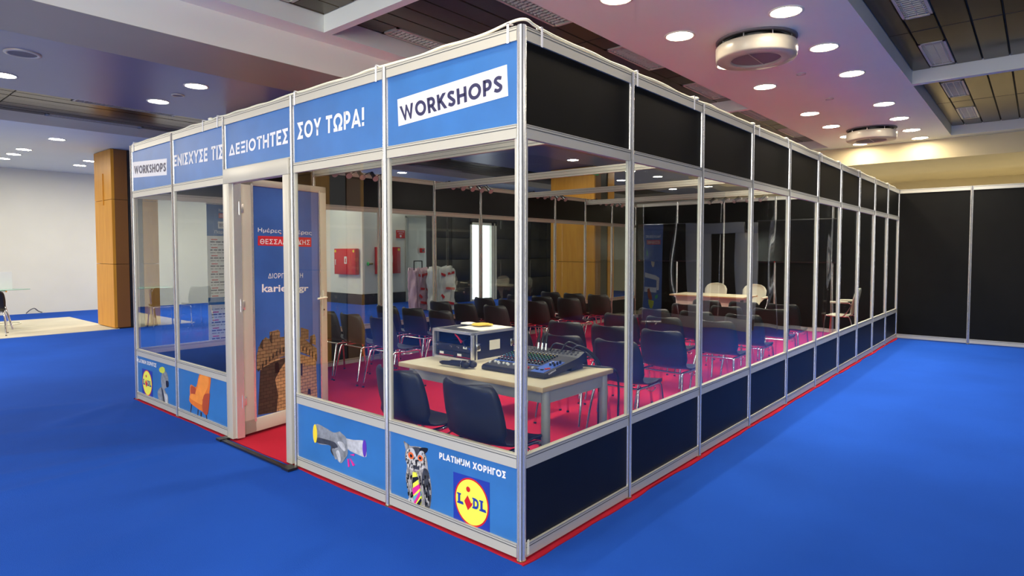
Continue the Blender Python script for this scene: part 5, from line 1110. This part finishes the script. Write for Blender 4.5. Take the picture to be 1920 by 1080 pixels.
# wrapped luggage trolleys
def wrapped(name, label, x0, x1, y0, y1, z1, m, seed, handle=False):
    rr = random.Random(seed); n = 22; nz = 16; ph = [rr.uniform(0, 6.28) for _ in range(10)]
    t = thing(name, label, 'luggage', ((x0+x1)/2, (y0+y1)/2, 0)); hx, hy = (x1-x0)/2, (y1-y0)/2; vs = []; N = 4*n
    for k in range(nz+1):
        z = z1*k/nz; f = 1-0.06*(1-k/nz)*(1 if k else 1.4) + 0.02*math.sin(9*z+ph[0])
        if k == nz: f *= 0.93
        for i in range(N):
            a = 2*math.pi*i/N; c, s_ = math.cos(a), math.sin(a); e = 0.32
            px = math.copysign(abs(c)**e, c)*hx*f; py = math.copysign(abs(s_)**e, s_)*hy*f
            w_ = 0.018*math.sin(11*a+5*z+ph[1])+0.014*math.sin(19*a-8*z+ph[2])+0.012*math.sin(31*a+13*z+ph[3])
            vs.append((px+w_*c*1.6, py+w_*s_*1.6, z+0.01+(0.035*math.sin(4*a+ph[4])+0.02*math.sin(9*a) if k == nz else 0)))
    fs = [(k*N+i, k*N+(i+1) % N, (k+1)*N+(i+1) % N, (k+1)*N+i) for k in range(nz) for i in range(N)]
    vs.append((0, 0, z1+0.02)); fs += [(nz*N+i, nz*N+(i+1) % N, len(vs)-1) for i in range(N)]
    mb = MB(); mb.add(vs, fs, m, True); mb.build('wrapping', t)
    for (sx, z, L, tilt) in [(-0.45, 0.85, 0.16, 0.3), (0.45, 0.88, 0.22, -0.15), (0.35, 0.52, 0.30, 0.1), (-0.5, 0.35, 0.12, 0.7), (0.30, 0.18, 0.28, 0.2)]:
        mb = MB(); Mx = Matrix.Translation((sx*hx, -hy-0.028, z*z1)) @ Matrix.Rotation(tilt, 4, 'Y'); mb.box(-L/2, -0.004, -0.03, L/2, 0.004, 0.03, 'fire_red', Mx); mb.build('red_tape', t)
    if handle: mb = MB(); mb.tube([(-0.13, 0, z1-0.02), (-0.13, 0, z1+0.19), (-0.11, 0, z1+0.21), (0.11, 0, z1+0.21), (0.13, 0, z1+0.19), (0.13, 0, z1-0.02)], 0.014, 'ink', sub=2); mb.build('handle', t)
wrapped('wrapped_case', 'tall case wrapped in pinkish plastic with a black pull handle', 7.86, 8.20, 9.86, 10.2, 1.02, 'wrap_pink', 3, True)
wrapped('wrapped_case', 'large bundle wrapped in white plastic and red tape', 8.05, 8.64, 9.33, 9.72, 1.06, 'wrap_white', 8)
# glass tables with trestle legs, chairs, sign box at the left
def trestle_table(label, x, y, rz, L, W):
    t = thing('glass_table', label, 'table', (x, y, 0.0085), rz)
    mb = MB(); mb.box(-L/2, -W/2, 0.738, L/2, W/2, 0.750, 'table_glass_green', bev=0.002); mb.build('tabletop', t)
    for s in (-1, 1):
        for (a, b) in ((-0.30, -0.06), (0.30, 0.06)): mb = MB(); mb.cyl((s*(L/2-0.28), a, 0), (s*(L/2-0.34), b, 0.73), 0.018, 'chrome', n=12); mb.build('leg', t)
        mb = MB(); mb.cyl((s*(L/2-0.34), -0.25, 0.715), (s*(L/2-0.34), 0.25, 0.715), 0.016, 'chrome', n=12); mb.build('cross_bar', t)
trestle_table('green-edged glass table on chrome trestles at the left edge', 0.02, 12.95, 0.35, 1.30, 0.75)
chair(0.02, 12.02, 1.35, 'black shell chair at the glass table by the left edge', None)
t = thing('sign_box', 'white card sign standing on the glass table at the left edge', 'sign', (0.34, 13.1, 0.752), 0.05)
mb = MB(); mb.box(-0.28, -0.012, 0, 0.20, 0.012, 0.33, 'white_print'); mb.build('card', t); mb = MB(); mb.poly([(0.04*math.cos(a), 0.19+0.03*math.sin(a)) for a in [i*math.pi/8 for i in range(16)]], 0.001, 'lens_pink', plane((-0.03, -0.0125, 0), (1, 0, 0), (0, -1, 0))); mb.build('emblem', t)
trestle_table('glass table on chrome trestles reflected in the left panes', -2.15, 11.75, 0.2, 1.3, 0.75)
chair(-2.45, 11.02, 1.7, 'black shell chair reflected in the first left pane'); chair(-3.05, 10.95, 1.5, 'black shell chair reflected in the second left pane')
t = thing('water_bottle', 'clear plastic water bottle on the reflected glass table', 'bottle', (-2.0, 11.6, 0.752)); mb = MB(); mb.lathe([(0.001, 0), (0.032, 0.002), (0.033, 0.15), (0.03, 0.17), (0.013, 0.20), (0.013, 0.215)], 'paper', 18); mb.build('body', t); mb = MB(); mb.lathe([(0.015, 0.213), (0.015, 0.23), (0.001, 0.231)], 'mixer_blue', 14); mb.build('cap', t)
t = thing('floor_cable', 'white cable coiled on the beige carpet patch', 'cable', (0, 0, 0)); mb = MB(); mb.tube([(0.2, 13.9, 0.02), (0.5, 13.6, 0.02), (0.75, 13.75, 0.02), (0.8, 14.1, 0.02), (0.55, 14.2, 0.02), (0.3, 13.9, 0.02), (-0.4, 13.8, 0.02)], 0.012, 'white_plastic'); mb.build('cord', t)
t = thing('wall_cable', 'thin cable end lying against the pale wall', 'cable', (0, 0, 0)); mb = MB(); mb.tube([(1.35, 16.2, 0.02), (1.42, 16.15, 0.10), (1.50, 16.15, 0.13), (1.58, 16.2, 0.06), (1.66, 16.22, 0.02)], 0.012, 'vent_grey'); mb.build('cord', t)
# white bracket at the foot of the corner post
mb = MB(); mb.box(0.024, -0.019, 0.03, 0.036, -0.0155, 0.10, 'white_plastic'); mb.build('tape_tab', side, label='white tape tab')
